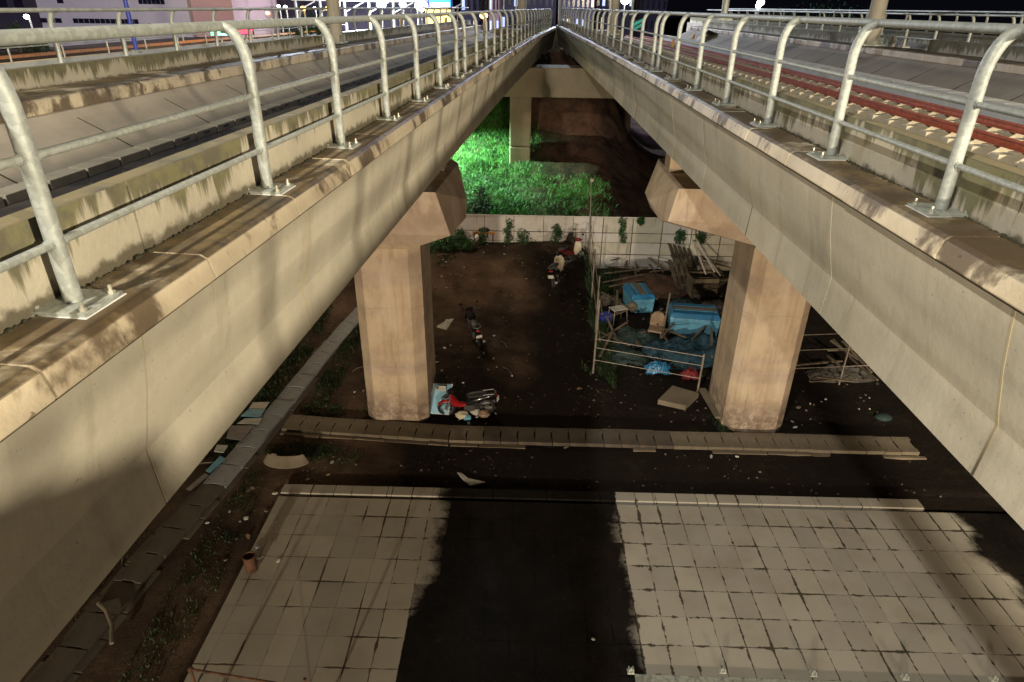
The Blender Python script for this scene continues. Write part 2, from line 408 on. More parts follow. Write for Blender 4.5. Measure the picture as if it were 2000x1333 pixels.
# ---------------------------------------------------------------- ground
def sm(a, b, x):
    t = max(0, min(1, (x-a)/(b-a))); return t*t*(3-2*t)
def gz(x, y):
    n = noise.noise(Vector((x*.5, y*.5, 0)))*.07+noise.noise(Vector((x*1.9, y*1.9, 4)))*.035
    z = -9.03+n*sm(10.9, 12, y)*(1 if y > 11 else 0)
    if y < 13.7 and -7.6 < x < 9.6: z = min(z, -9.03)-.02
    if y < 10.85 and -5.0 < x < 16: z = -9.2
    z += sm(19, 23.5, y)*(1-sm(2.2, 2.6, x))*1.0
    if y > 24.2:
        t = y-24.2; h = .15+.27*min(t, 6.8)+.52*max(0, min(t, 11.5)-6.8)
        f = sm(0, .6, t)*(1-.75*sm(2.5, 8, x))*(1-.9*sm(60, 75, y))
        base = z; z = max(-8.25+h+n*3, base)*f+base*(1-f)
    return z
def axis(lo, hi, near0, near1, fine, coarse):
    v = []; x = lo
    while x < hi:
        v.append(x); x += fine if near0 <= x < near1 else (coarse if near0-12 < x < near1+12 else coarse*8)
    v.append(hi); return v
xs = axis(-420, 420, -9, 10, .16, .9); ys = axis(-60, 780, 10.5, 40, .2, 1.2)
g = MB(); g.v = [(x, y, gz(x, y)) for y in ys for x in xs]; nx = len(xs)
g.f = [(j*nx+i, j*nx+i+1, (j+1)*nx+i+1, (j+1)*nx+i) for j in range(len(ys)-1) for i in range(nx-1)]
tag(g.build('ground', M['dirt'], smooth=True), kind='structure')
p = MB(); p.box((5.45, 0, -9.1), (20.72, 21.3-.6, .2)); p.v = [(x, y+.0, z) for x, y, z in p.v]
pav = tag(p.build('pavement', M['tiles']), kind='structure')
kb = MB()
for i in range(14):
    x0 = -4.91+i*1.1
    if x0 > 8: break
    kb.box((x0+.55, 10.585, -9.08), (1.09, .27, .2))
o = kb.build('kerb', M['tiles'], bevel=.012); tag(o, kind='structure')

# ---------------------------------------------------------------- the two viaducts
LA = R(3.7)
def dp(side, u, y, z):
    """u: distance outward (towards the gap) from the railing line"""
    if side == 'R':
        return Vector((2.5-u-.00030*max(0, y-8)**2, y, z))
    x = -2.05+u; c, s = math.cos(LA), math.sin(LA)
    return Vector((x*c+y*s+.00048*max(0, y-10)**2, -x*s+y*c, z))
def sweep(mb, side, prof, y0, y1, step=2.0, cap=True):
    n = max(1, int(math.ceil((y1-y0)/step))); m = len(prof); base = len(mb.v)
    for i in range(n+1):
        y = y0+(y1-y0)*i/n
        mb.v += [tuple(dp(side, u, y, z)) for u, z in prof]
    for i in range(n):
        for k in range(m):
            a = base+i*m+k; b = base+i*m+(k+1) % m; mb.f.append((a, b, b+m, a+m))
    if cap: mb.f += [tuple(base+k for k in range(m-1, -1, -1)), tuple(base+n*m+k for k in range(m))]
YS, YE = -12.0, 47.0
DK = {'R': dict(ct=-1.066, cb=-1.20, wt=-.77, bot=-2.2, far=8.35, joints=2.83, name='right'),
      'L': dict(ct=-1.145, cb=-1.285, wt=-.80, bot=-2.3, far=4.55, joints=2.45, name='left')}
def viaduct(side):
    d = DK[side]; ct, cb, wt, bot, F = d['ct'], d['cb'], d['wt'], d['bot'], d['far']
    lab = {'R': 'right concrete railway viaduct with red rails and a curved grey side',
           'L': 'left concrete railway viaduct with a beige curved side and wet track floor'}[side]
    root = thing('railway_viaduct', lab, 'viaduct', dp(side, 0, 0, 0)*0)
    fm = M['fascia']
    # outer web in precast segments with real joints
    outer = [(.20, cb-.004), (.185, cb-.12), (.145, cb-.34), (.085, cb-.58), (.055, cb-.68), (.06, cb-.74), (.078, bot)]
    core = MB(); body = MB()
    y = d['joints']-2.05*8; ys = [YS]
    while y < YE:
        if y > YS+.3: ys.append(y)
        y += 2.05
    ys.append(YE)
    for a, b in zip(ys, ys[1:]):
        sweep(body, side, outer+[(-.6, bot), (-.6, cb-.004)], a+.007, b-.007, 1.03)
    body.build('outer_web', fm, root)
    for i, yj in enumerate(ys[1:-1]):
        rr = MB(); off = .004 if i % 2 else -.006
        sweep(rr, side, [(u+off, z) for u, z in outer]+[(-.4, bot+.02), (-.4, cb-.02)], yj-.008, yj+.008, 1)
        rr.build('web_joint', M['joint'], root)
    # floor slab and far web
    w0 = -.75; zf = -1.85
    sweep(core, side, [(-.605, cb-.01), (-.605, bot), (-F-1.1, bot), (-F-1.15, -1.3), (-F-1.15, cb+.0), (-F-.02, cb), (-F+.1, cb-.10), (-F+.45, cb-.28), (-F+.85, cb-.50), (-F+1.0, zf), (w0-.9, zf), (w0-.55, cb-.3), (w0-.4, cb)], YS, YE)
    core.build('floor_slab', M['fascia_inner'], root)
    for yj in [YS+2.05*i for i in range(5, 28)]:
        jj = MB(); sweep(jj, side, [(-F+.10-.004, cb-.10+.004), (-F+.45-.004, cb-.28+.006), (-F+.85, cb-.49), (-F+.85, cb-.53), (-F+.45, cb-.32), (-F+.10, cb-.14)], yj, yj+.022, 1); jj.build('web_joint', M['crust_and_shade'], root)
    fl = MB(); sweep(fl, side, [(w0-.93, zf+.004), (-F+1.02, zf+.004), (-F+1.02, zf-.01), (w0-.93, zf-.01)], YS, YE)
    fl.build('track_bed', M['slab'], root)
    # coping blocks on the ledge
    cp = MB(); L = 1.17; y = (3.42 if side == 'R' else 3.02)-L*13
    while y < YE:
        a, b = max(y+.006, YS), min(y+L-.006, YE)
        if b > a+.1:
            q = random.uniform(-.004, .004)
            sweep(cp, side, [(-.085, ct+q), (.20+q, ct+q-.004), (.235+q, ct-.025), (.262+q, cb+.012), (.25+q, cb), (.16, cb-.0), (-.085, cb)], a, b, 1.2)
        y += L
    cp.build('coping', M['coping'], root, bevel=.006)
    sl = MB(); sweep(sl, side, [(.232, cb-.002), (.232, cb-.017), (.1, cb-.017), (.1, cb-.002)], YS, YE, 1.2); sl.build('coping_shade_strip', M['crust_and_shade'], root)  # dark strip paints the shade under the coping, in the crust colour
    # parapet wall
    pw = MB(); y = (3.42 if side == 'R' else 3.02)-4.68*4
    while y < YE:
        a, b = max(y+.006, YS), min(y+4.68-.006, YE)
        if b > a+.2: sweep(pw, side, [(-.088, cb), (-.10, wt+.015), (-.115, wt), (-.265, wt), (-.28, wt-.015), (-.28, cb)], a, b, 2)
        y += 4.68
    pw.build('parapet_wall', M['parapet_'+side], root)
    # crust of moss and dirt in the corner between ledge and wall
    cr = MB(); rnd = random.Random(3)
    y = 0.5
    while y < 26:
        r = rnd.choice((.004, .006, .008, .012, .018))*rnd.uniform(.7, 1.2); c = dp(side, -.085+r*.5+rnd.uniform(0, .012), y, ct+r*.1); cr.ball(c, (r, r*rnd.uniform(.8, 1.8), r*rnd.uniform(.5, 1)), 5, 4); y += rnd.uniform(.006, .035)
    tag(cr.build('moss_crust', M['crust_and_shade'], root), kind='stuff')
    # near inner ledge and far ledge with its own coping and parapet
    led = MB(); sweep(led, side, [(-.283, ct-.03), (-1.1, ct-.03), (-1.1, cb-.02), (-.283, cb-.02)], YS, YE); led.build('inner_ledge', M['coping'], root)
    fc = MB(); y = YS
    while y < YE:
        b = min(y+1.17, YE); sweep(fc, side, [(-F, ct+.02), (-F-.03, ct+.05), (-F-1.15, ct+.05), (-F-1.15, cb+.002), (-F, cb+.002)], y+.006, b-.006, 1.2); y += 1.17
    fc.build('far_ledge', M['coping'], root, bevel=.012)
    hh = .31 if side == 'L' else .36
    fw = MB(); sweep(fw, side, [(-F-.82, ct+.05), (-F-.82, ct+hh), (-F-.97, ct+hh), (-F-.97, ct+.05)], YS, 20.5 if side == 'L' else 21)
    sweep(fw, side, [(-F-.84, ct+.05), (-F-.84, ct+hh), (-F-.97, ct+hh), (-F-.97, ct+.05)], 22.2 if side == 'L' else 23.2, YE)
    fw.build('far_parapet_wall', M['parapet_'+side], root)
    # cable trough at the foot of the far web
    tr = MB(); hs = []; y = YS
    while y < YE:
        b = min(y+.62, YE)
        tu, th_ = (-F+1.65, .30) if side == 'R' else (-F+1.02, .11)
        sweep(tr, side, [(tu, zf+.004), (tu, zf+th_), (tu-.38, zf+th_), (tu-.38, zf+.004)], y+.018, b-.018, 1)
        if 9 < y < 44:
            hl = MB(); hs.append(hl); sweep(hl, side, [(tu+.003, zf+th_*.45), (tu+.003, zf+th_*.7), (tu-.05, zf+th_*.7), (tu-.05, zf+th_*.45)], y+.22, y+.40, 1)
        y += .62
    t = tr.build('cable_trough', M['trough' if side == 'R' else 'fascia'], root, bevel=.01); [h_.build('drain_hole', M['dark'], t) for h_ in hs]
    return root
k = N('joint_fill', .8); k.col(k.mix(k.ramp(k.noise(.35, 1), .45, .55), (.34, .29, .19), (.05, .038, .025))); M['joint'] = k.m
k = N('moss_crust', .95); k.col(k.mix(k.noise(9, 3), (.05, .045, .02), (.02, .016, .01))); M['crust_and_shade'] = k.m  # also colours the painted shade strip under the coping
viaduct('R'); viaduct('L')

# ---------------------------------------------------------------- railings
def railing(side, label, uoff, ybase, posts, zs, detail=True, y0=-3, y1=46.6, mat=None, inward=-1):
    """zs = base, low rail, mid rail, top rail"""
    zb, zl, zm, zt = zs; mat = mat or M['galv']
    root = thing('safety_railing', label, 'railing', dp(side, uoff, 0, zb))
    o0 = Vector(root.location)
    def P(u, y, z): return dp(side, uoff+u, y, z)-o0
    nseg = 26
    def run(z, r, u, name):
        m = MB(); m.tube([P(u, y0+(y1-y0)*i/nseg, z) for i in range(nseg+1)], r, 10); m.build(name, mat, root, smooth=True)
    run(zt, .030, .135*inward, 'top_rail'); run(zm, .0175, .0, 'middle_rail'); run(zl, .0175, .0, 'lower_rail')
    proto = {}
    for i, y in enumerate(posts):
        a = P(0, y, zb+.018)
        if not proto:
            m = MB(); pts = [Vector((0, 0, 0)), Vector((0, 0, zt-zb-.27))]
            for k in range(1, 9):
                t = k/8*math.pi/2; pts.append(Vector((inward*.135*(1-math.cos(t)), 0, zt-zb-.27+(.25)*math.sin(t))))
            s = 1 if side == 'L' else -1
            pts = [Vector((q.x*s, 0, q.z)) for q in pts]
            m.tube(pts, [.0365]*2+[.036]*5+[.034]*3, 12)
            # weld collars where the rails meet the post
            m.tube([(0, -.045, zl-zb-.018), (0, .045, zl-zb-.018)], .023, 10); m.tube([(0, -.045, zm-zb-.018), (0, .045, zm-zb-.018)], .023, 10)
            po = m.build('post', mat, root, smooth=True, loc=a)
            bpm = MB().box((0, 0, -.010), (.27, .25, .016)); bp = bpm.build('base_plate', M['plate'], po, bevel=.002)
            for sx in (-1, 1):
                for sy in (-1, 1):
                    bt = MB(); c = (sx*.105, sy*.092); bt.tube([(c[0], c[1], -.006), (c[0], c[1], .010)], .017, 6); bt.tube([(c[0], c[1], .009), (c[0], c[1], .036)], .008, 8)
                    bt.build('anchor_bolt', M['bolt'], po)
            gr = MB().box((0, 0, -.028), (.29, .27, .022)); gr.build('grout_pad', M['trough'], po, bevel=.004)
            proto['o'] = po; q = po
        else:
            q = copy_tree(proto['o'], root); q.location = a
        q.rotation_euler = (R(random.uniform(-.4, .4)), 0, -LA if side == 'L' else 0)
        q.rotation_euler.x += 0
    return root
pr = [-.9, .7, 2.3, 3.906, 5.508, 7.104, 8.72, 10.33, 11.93, 13.5, 14.1]+[14.1+1.6*i for i in range(1, 21)]
pl = [-1.0, .72, 2.363, 4.32, 5.914, 7.53, 9.15, 10.76, 12.36, 13.3]+[13.3+1.6*i for i in range(1, 21)]
railing('R', 'galvanised pipe railing on the ledge of the right viaduct beside the gap', 0, 0, pr, (-1.066, -.79, -.455, -.08), y1=46.3)
railing('L', 'galvanised pipe railing on the ledge of the left viaduct beside the gap', 0, 0, pl, (-1.145, -.875, -.535, -.132), y1=45.8)
fp = [2+1.6*i for i in range(0, 27)]
railing('R', 'grey pipe railing along the far edge of the right viaduct, under the dark sky', -8.35-1.05, 0, fp, (-.99, -.72, -.40, -.06), mat=M['galv_far'], inward=1)
railing('L', 'grey pipe railing along the far edge of the left viaduct, before the pale hall', -4.55-1.05, 0, fp, (-1.09, -.85, -.52, -.13), mat=M['galv_far'], inward=1)

# second line of viaduct beyond the right one
r2 = thing('railway_viaduct', 'outermost viaduct parapet at the far right behind the railing', 'viaduct')
m = MB(); sweep(m, 'R', [(-11.4, -1.0), (-11.4, -2.4), (-16, -2.4), (-16, -1.0)], YS, 60); m.build('deck', M['fascia_inner'], r2)
m = MB(); sweep(m, 'R', [(-11.6, -1.0), (-11.6, -.62), (-11.8, -.62), (-11.8, -1.0)], YS, 60); m.build('parapet_wall', M['parapet_R'], r2)
railing('R', 'outermost grey pipe railing at the far right, against the black sky', -12.0, 0, [4+1.6*i for i in range(30)], (-1.0, -.66, -.34, .02), mat=M['galv_far'], inward=1, y1=52)

# tracks
def track(side, uc, gauge, label, n=74, y0=2.0):
    proto = None
    for i in range(n):
        y = y0+.6*i
        if proto is None:
            m = MB(); m.box((0, 0, .0), (gauge+.75, .20, .15)); m.box((-gauge/2, 0, .085), (.3, .15, .03)); m.box((gauge/2, 0, .085), (.3, .15, .03))
            s = m.build('sleeper', M['sleeper'], bevel=.012); proto = s
        else:
            s = proto.copy(); COL.objects.link(s)
        s.location = dp(side, uc, y, -1.775); s.rotation_euler = (0, 0, random.uniform(-.01, .01)-(LA if side == 'L' else 0))
        tag(s, 'pale concrete sleeper under the '+label, 'sleeper', 'sleepers under the '+label)
    for sg, nm in ((1, 'nearer'), (-1, 'farther')):
        u = uc+sg*gauge/2
        m = MB(); sweep(m, side, [(u-.07, -1.675), (u+.07, -1.675), (u+.07, -1.66), (u+.014, -1.645), (u+.012, -1.59), (u+.034, -1.58), (u+.034, -1.555), (u-.034, -1.555), (u-.034, -1.58), (u-.012, -1.59), (u-.014, -1.645), (u-.07, -1.66)], 0, 46.5)
        o = m.build('rail', M['rail_red']); tag(o, 'red %s rail of the %s' % (nm, label), 'rail')
track('R', -4.75, 1.0, 'right viaduct track')
track('L', -1.85, 1.0, 'left viaduct track', 70)

# ---------------------------------------------------------------- piers
def pier(name, label, cx0, cx1, cy0, cy1, ztop, zbase, cap, mat, pads):
    root = thing(name, label, 'pier', ((cx0+cx1)/2, (cy0+cy1)/2, zbase)); o0 = root.location
    ch = .24
    poly = [(cx0+ch, cy0), (cx1-ch, cy0), (cx1, cy0+ch), (cx1, cy1-ch), (cx1-ch, cy1), (cx0+ch, cy1), (cx0, cy1-ch), (cx0, cy0+ch)]
    m = MB(); zz = [zbase, zbase+1.6, zbase+3.1, ztop]
    for a, b in zip(zz, zz[1:]): m.prism(poly, a+.004, b-.004)
    m.prism([((x-o0.x)*.994+o0.x, (y-o0.y)*.994+o0.y) for x, y in poly], zbase, ztop)
    m.v = [tuple(Vector(v)-o0) for v in m.v]
    m.build('column', mat, root, bevel=.0)
    h = hull(cap); h.v = [tuple(Vector(v)-o0) for v in h.v]
    h.build('pier_cap', mat, root, bevel=.015)
    for (x, y, z0, z1, w) in pads:
        b = MB().box((x-o0.x, y-o0.y, (z0+z1-.12)/2-o0.z), (w, w*1.2, z1-z0-.12)); pd = b.build('bearing_plinth', mat, root, bevel=.015)
        MB().tube([(x-o0.x, y-o0.y, z1-.12-o0.z), (x-o0.x, y-o0.y, z1-o0.z)], w*.36, 14).build('bearing', M['rubber'], pd)
    return root
def cap_pts(tip, xo, colx, zt, zb=-4.3):
    P = [tuple(v) for v in tip]
    cx = (P[0][0]+xo)/2
    P += [(2*cx-p[0], p[1], p[2]) for p in P]
    P += [(colx[0], 13.12, zb-.25), (colx[1], 13.12, zb-.25), (colx[0], 14.95, zb-.25), (colx[1], 14.95, zb-.25)]
    return P
tipL = [G(850, 376, -3.2), AY(880, 461, 12.78), G(873, 348, -3.2), G(895, 319, -3.2), AY(912, 390, 14.3), AY(910, 426, 14.1), AY(898, 436, 13.5), Vector((-1.8, 15.7, -3.2)), Vector((-1.6, 15.2, -4.2))]
tipR = [G(1326, 369, -3.1), AY(1304, 433, 12.75), AY(1290, 432, 13.2), AY(1266, 391, 14.0), G(1287, 322, -3.1), Vector((3.1, 15.5, -3.1)), Vector((2.75, 14.9, -3.75)), Vector((2.95, 15.1, -4.15))]
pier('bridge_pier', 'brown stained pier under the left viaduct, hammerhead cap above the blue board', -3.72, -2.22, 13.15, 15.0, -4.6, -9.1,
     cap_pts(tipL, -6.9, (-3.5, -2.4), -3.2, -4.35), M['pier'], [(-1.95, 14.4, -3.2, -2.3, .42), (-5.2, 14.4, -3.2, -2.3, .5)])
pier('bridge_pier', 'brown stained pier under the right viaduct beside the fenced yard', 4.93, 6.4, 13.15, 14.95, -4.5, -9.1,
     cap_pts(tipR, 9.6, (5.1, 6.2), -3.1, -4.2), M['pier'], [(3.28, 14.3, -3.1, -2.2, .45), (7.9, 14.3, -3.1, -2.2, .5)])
for side, xs_, zb in (('L', (-2.3, -5.2), -2.3), ('R', (3.3, 7.9), -2.2)): pass
# far portal under both decks
fb = thing('portal_pier', 'far portal with a deep beam across both viaducts above the grass slope', 'pier', (0, 31, -6.6))
MB().box((.6, 0, -2.92+6.6), (13.5, 1.7, 1.20)).build('cross_beam', M['column'], fb, bevel=.03)
for cx, cy in ((-.25, 0),):
    m = MB()
    for a, b in ((-1.2, .9), (.907, 3.06)): m.box((cx, cy, (a+b)/2), (.96, 1.0, b-a))
    m.build('column', M['column'], fb, bevel=.06)
cc = thing('round_column', 'slim pale column just right of the portal column, behind the earth mound', 'column', (.78, 42, -6))
MB().tube([(0, 0, -1), (0, 0, 2.7)], .33, 20).build('shaft', M['column'], cc, smooth=True); MB().box((0, 0, 2.9), (1.0, .9, .4)).build('column_head', M['pier'], cc, bevel=.02)
cc = thing('round_column', 'broad round column behind the right viaduct web in the dark', 'column', (5.65, 41, -6))
MB().tube([(0, 0, -1), (0, 0, 2.9)], .62, 24).build('shaft', M['column'], cc, smooth=True); MB().box((0, 0, 3.1), (1.8, 1.4, .4)).build('column_head', M['pier'], cc, bevel=.02)
m = MB().box((2.0, 50.3, -5.2), (9.0, 2.0, 7.6)); o = m.build('abutment_wall', M['column'], bevel=.03); tag(o, 'dark concrete abutment closing the gap where both viaducts meet', 'wall')

# ---------------------------------------------------------------- drain with cover slabs
def pathline(pts, L, w, name, lab, grp, kerbname, klab):
    P = [Vector(p) for p in pts]; seg = [(P[i+1]-P[i]).length for i in range(len(P)-1)]; T = sum(seg)
    def at(s):
        for i, q in enumerate(seg):
            if s <= q or i == len(seg)-1: return P[i]+(P[i+1]-P[i])*(s/q), (P[i+1]-P[i]).normalized()
            s -= q
    proto = None; s = L/2; rr_ = random.Random(4)
    while s < T:
        c, d = at(s); ang = math.atan2(d.y, d.x)
        if proto is None:
            m = MB()
            poly = [(-L/2+.005, -w/2), (L/2-.005, -w/2), (L/2-.005, -w*.22), (L/2-.03, -w*.22), (L/2-.03, w*.24), (L/2-.005, w*.24), (L/2-.005, w/2), (-L/2+.005, w/2)]
            m.prism(poly, -.04, .05)
            o = m.build(name, M['drain'], bevel=.004); hm = MB()
            for sx in (-.3, .3):
                for sy in (-.36, .36): hm.tube([(sx*L, sy*w, .045), (sx*L, sy*w, .0515)], .014, 8)
            hm.build('lifting_hole', M['dark'], o); proto = o
        else: o = copy_tree(proto)
        if 'long row' in lab:
            if o is proto: clean = o.data; muddy = o.data.copy(); muddy.materials[0] = M['drain_muddy']; clean.materials[0] = M['drain_clean']
            o.data = muddy if c.y < 11.2+rr_.uniform(-.5, .5) else clean
        else:
            if o is proto: clean = o.data; muddy = o.data.copy(); muddy.materials[0] = M['drain_muddy']
            o.data = muddy if -1.1 < c.x+rr_.uniform(-.3, .3) < 3.7 else clean
        o.location = (c.x, c.y, -9.015+random.uniform(-.008, .008)); o.rotation_euler = (random.uniform(-.012, .012), random.uniform(-.01, .01), ang+random.uniform(-.02, .02))
        tag(o, lab, 'drain cover', grp); s += L
    k = MB()
    for sg in (-1, 1):
        for i in range(len(P)-1):
            d = (P[i+1]-P[i]).normalized(); nrm = Vector((-d.y, d.x, 0)); o2 = nrm*sg*(w/2+.07)
            LL = (P[i+1]-P[i]).length; q0 = 0
            while q0 < LL:
                q1 = min(LL, q0+rr_.uniform(.5, 1.3)); zz = -9.12+rr_.uniform(-.025, .01)
                if not ('between' in klab and -.9 < (P[i]+d*q0).x < 3.4 and rr_.random() < .75):
                    k.bar(P[i]+d*(q0+.01)+o2+Vector((0, 0, zz)), P[i]+d*(q1-.01)+o2+Vector((0, 0, zz+rr_.uniform(-.01, .01))), rr_.uniform(.09, .13), .18)
                q0 = q1
    tag(k.build(kerbname, M['kerb' if 'between' in klab else 'drain_muddy'], bevel=.012), klab, 'kerb')
    bd = MB()
    for i in range(len(P)-1): bd.bar(Vector((P[i].x, P[i].y, -9.14)), Vector((P[i+1].x, P[i+1].y, -9.14)), w, .1)
    tag(bd.build('drain_channel', M['dark']), klab.replace('kerb', 'channel'), 'drain')
pathline([(-5.62, 12.98, 0), (-1.6, 12.68, 0), (9.3, 12.62, 0)], .40, .60, 'drain_cover', 'concrete drain cover in the row crossing between the two piers', 'drain covers in the row between the piers', 'drain_kerb', 'low concrete kerb of the drain between the piers')
pathline([(-5.25, 19.8, 0), (-5.72, 16.4, 0), (-6.0, 13.6, 0), (-6.27, 11.3, 0), (-6.7, 8.4, 0), (-6.95, 6.0, 0), (-7.3, 3.5, 0)], .66, .50, 'drain_cover', 'concrete drain cover in the long row running under the left viaduct', 'drain covers in the row under the left viaduct', 'drain_kerb', 'low concrete kerb of the drain under the left viaduct')

# ---------------------------------------------------------------- grass and plants
def blades(mb, x, y, z, n, h, spread, rnd, w=.012, lean=.5):
    for _ in range(n):
        bx, by = x+rnd.uniform(-spread, spread), y+rnd.uniform(-spread, spread); a = rnd.uniform(0, 6.28); hh = h*rnd.uniform(.5, 1.2)
        dx, dy = math.cos(a), math.sin(a); lx, ly = rnd.uniform(-lean, lean)*hh, rnd.uniform(-lean, lean)*hh; ww = w*rnd.uniform(.6, 1.5)
        z0 = z-.03
        mb.add([(bx-dx*ww, by-dy*ww, z0), (bx+dx*ww, by+dy*ww, z0), (bx+lx*.45+dx*ww*.8, by+ly*.45+dy*ww*.8, z0+hh*.6), (bx+lx*.45-dx*ww*.8, by+ly*.45-dy*ww*.8, z0+hh*.6), (bx+lx, by+ly, z0+hh)], [(0, 1, 2, 3), (3, 2, 4)])
rnd = random.Random(11)
gm = MB()
for _ in range(21000):
    x = rnd.uniform(-6.5, 4.2); y = rnd.uniform(24.4, 41)
    dens = noise.noise(Vector((x*.45, y*.45, 2)))
    keep = (1-sm(-.6, .9, x)) if y > 29.3 else (1-sm(2.0, 4.0, x))
    if rnd.random() > keep*(.78+dens): continue
    hgt = .20+.35*max(0, noise.noise(Vector((x*.7, y*.7, 9))))+.25*sm(31, 37, y)
    blades(gm, x, y, gz(x, y), 6, hgt*.8, .14, rnd, .0065, .9)
tag(gm.build('grass', M['grass']), 'tall green grass and weeds covering the slope behind the fence', 'grass', kind='stuff')
gv = MB(); rg = random.Random(31)
for _ in range(5200):
    x = rg.uniform(-7.5, 9); y = rg.uniform(10.9, 23.6)
    if rg.random() > .45+noise.noise(Vector((x*.8, y*.8, 6)))*1.3: continue
    if 12.2 < y < 13.2 and x > -5.7: continue
    r = rg.choice((.008, .011, .014, .02, .03))*rg.uniform(.7, 1.3); a = rg.uniform(0, 3); z = gz(x, y)
    vs = [(x+r*1.3*math.cos(a+q*1.571), y+r*math.sin(a+q*1.571), z-.004) for q in range(4)]+[(x+r*.3, y, z+r*rg.uniform(.4, 1))]
    gv.add(vs, [(0, 1, 4), (1, 2, 4), (2, 3, 4), (3, 0, 4)])
tag(gv.build('gravel', M['stones']), 'small stones and crumbs of rubble scattered over the bare soil', 'gravel', kind='stuff')
gm = MB()
def patch(cx, cy, rx, ry, n, h):
    for _ in range(n):
        a = rnd.uniform(0, 6.28); r = math.sqrt(rnd.random()); x = cx+rx*r*math.cos(a); y = cy+ry*r*math.sin(a)
        if rnd.random() < .45+.9*noise.noise(Vector((x*1.3, y*1.3, 1))): blades(gm, x, y, gz(x, y), 4, h, .05, rnd, .008, .6)
for q in ((-5.0, 12.0, .8, .35, 900, .08), (-4.2, 11.8, .7, .3, 500, .07), (-6.55, 15.5, .45, 4.5, 2600, .13), (-5.1, 15.5, .3, 2.8, 1500, .11), (-6.9, 19, .6, 3, 900, .15), (-4.9, 13.6, .6, .3, 700, .08), (-3.9, 13.5, .5, .25, 500, .08),
          (2.45, 19.5, .22, 4.6, 2600, .28), (2.2, 16.2, .5, .7, 500, .18), (-7.6, 9.5, .5, 3.5, 900, .1), (-5.6, 8.5, .4, 3, 900, .08), (-3.4, 22.6, 1.1, .7, 500, .12), (4.92, 13.3, .14, .3, 160, .12), (-2.2, 20.3, .7, .8, 300, .06), (3.2, 22.3, .8, 1.2, 600, .3)): patch(*q)
tag(gm.build('ground_cover', M['grass_dark']), 'short dark grass in patches along the drains and yard edges', 'grass', kind='stuff')
def leafy(name, label, cat, loc, spots, n, size, mat, group=None, stems=True):
    root = thing(name, label, cat, loc, group=group); r2_ = random.Random(hash(label) % 999)
    m = MB()
    for _ in range(n):
        cx, cy, cz, rr = spots[r2_.randrange(len(spots))]
        v = Vector((r2_.gauss(0, 1), r2_.gauss(0, 1), r2_.gauss(0, 1))); v.normalize(); v *= rr*r2_.uniform(.55, 1.08)
        p_ = Vector((cx, cy, cz))+v; q = Matrix.Rotation(r2_.uniform(0, 6.28), 3, 'Z') @ Matrix.Rotation(r2_.uniform(-.9, .9), 3, 'X')
        s = size*r2_.uniform(.6, 1.4)
        vs = [q @ Vector(a) for a in ((-s*.1, 0, 0), (-s*.42, s*.5, .02), (0, s*1.15, -.02), (s*.42, s*.5, .02))]
        m.add([p_+a for a in vs], [(0, 1, 2, 3)])
    m.build('foliage', mat, root)
    if stems:
        sm_ = MB()
        for cx, cy, cz, rr in spots: sm_.tube([(cx*.3, cy*.3, -.05), (cx*.7, cy*.7, cz*.5), (cx, cy, cz)], [.018, .012, .006], 6)
        sm_.build('stem', M['stem'], root)
    return root
b = G(872, 503, -8.35)
leafy('shrub', 'low bushy green shrub by the fence right of the left pier', 'shrub', (b.x, b.y, gz(b.x, b.y)), [(-.75, 0, .25, .32), (-.35, .1, .3, .33), (.05, 0, .28, .34), (.45, .05, .32, .3), (.8, 0, .22, .24), (-.1, .3, .35, .3)], 1900, .07, M['leaf'])
b = AY(932, 400, 25.6)
leafy('broad_leaf_plant', 'pale broad-leaved plant just behind the fence beside the left pier cap', 'plant', (b.x, b.y, gz(b.x, b.y)), [(0, 0, .7, .3), (.25, 0, .95, .28), (-.2, 0, .45, .3), (.1, 0, 1.2, .2), (.35, .1, .6, .25)], 420, .13, M['leaf_pale'])
for (px, top, bot, wd, lab) in ((993, 430, 478, .16, 'slender vine trailing down the fence, left of the centre'), (1086, 440, 482, .22, 'dark bushy vine on the fence behind the motorbikes'), (1218, 428, 472, .15, 'long vine hanging alone on the fence left of the right pier cap'),
        (1252, 426, 436, .10, 'small vine sprig at the fence top beside the long vine'), (1330, 452, 472, .20, 'dark vine clump on the fence under the right pier cap'), (1373, 452, 470, .24, 'rounded vine clump on the fence, rightmost before the right pier'), (940, 452, 474, .28, 'wide ragged vine low on the fence above the orange frame'),
        (896, 452, 476, .18, 'dark vine at the fence beside the left pier cap'), (1025, 456, 476, .30, 'spreading vine low on the fence above the dirt heap')):
    t = AY(px, top, 23.9); bb = AY(px, bot, 23.9); n = 6
    sp = [(random.uniform(-.4, .4)*wd, -.03, (t.z-bb.z)*(i+.5)/n, wd*random.uniform(.6, 1)) for i in range(n)]
    leafy('vine', lab, 'vine', (t.x, 23.88, bb.z), sp, 230, .075, M['leaf'], 'vines on the fence')

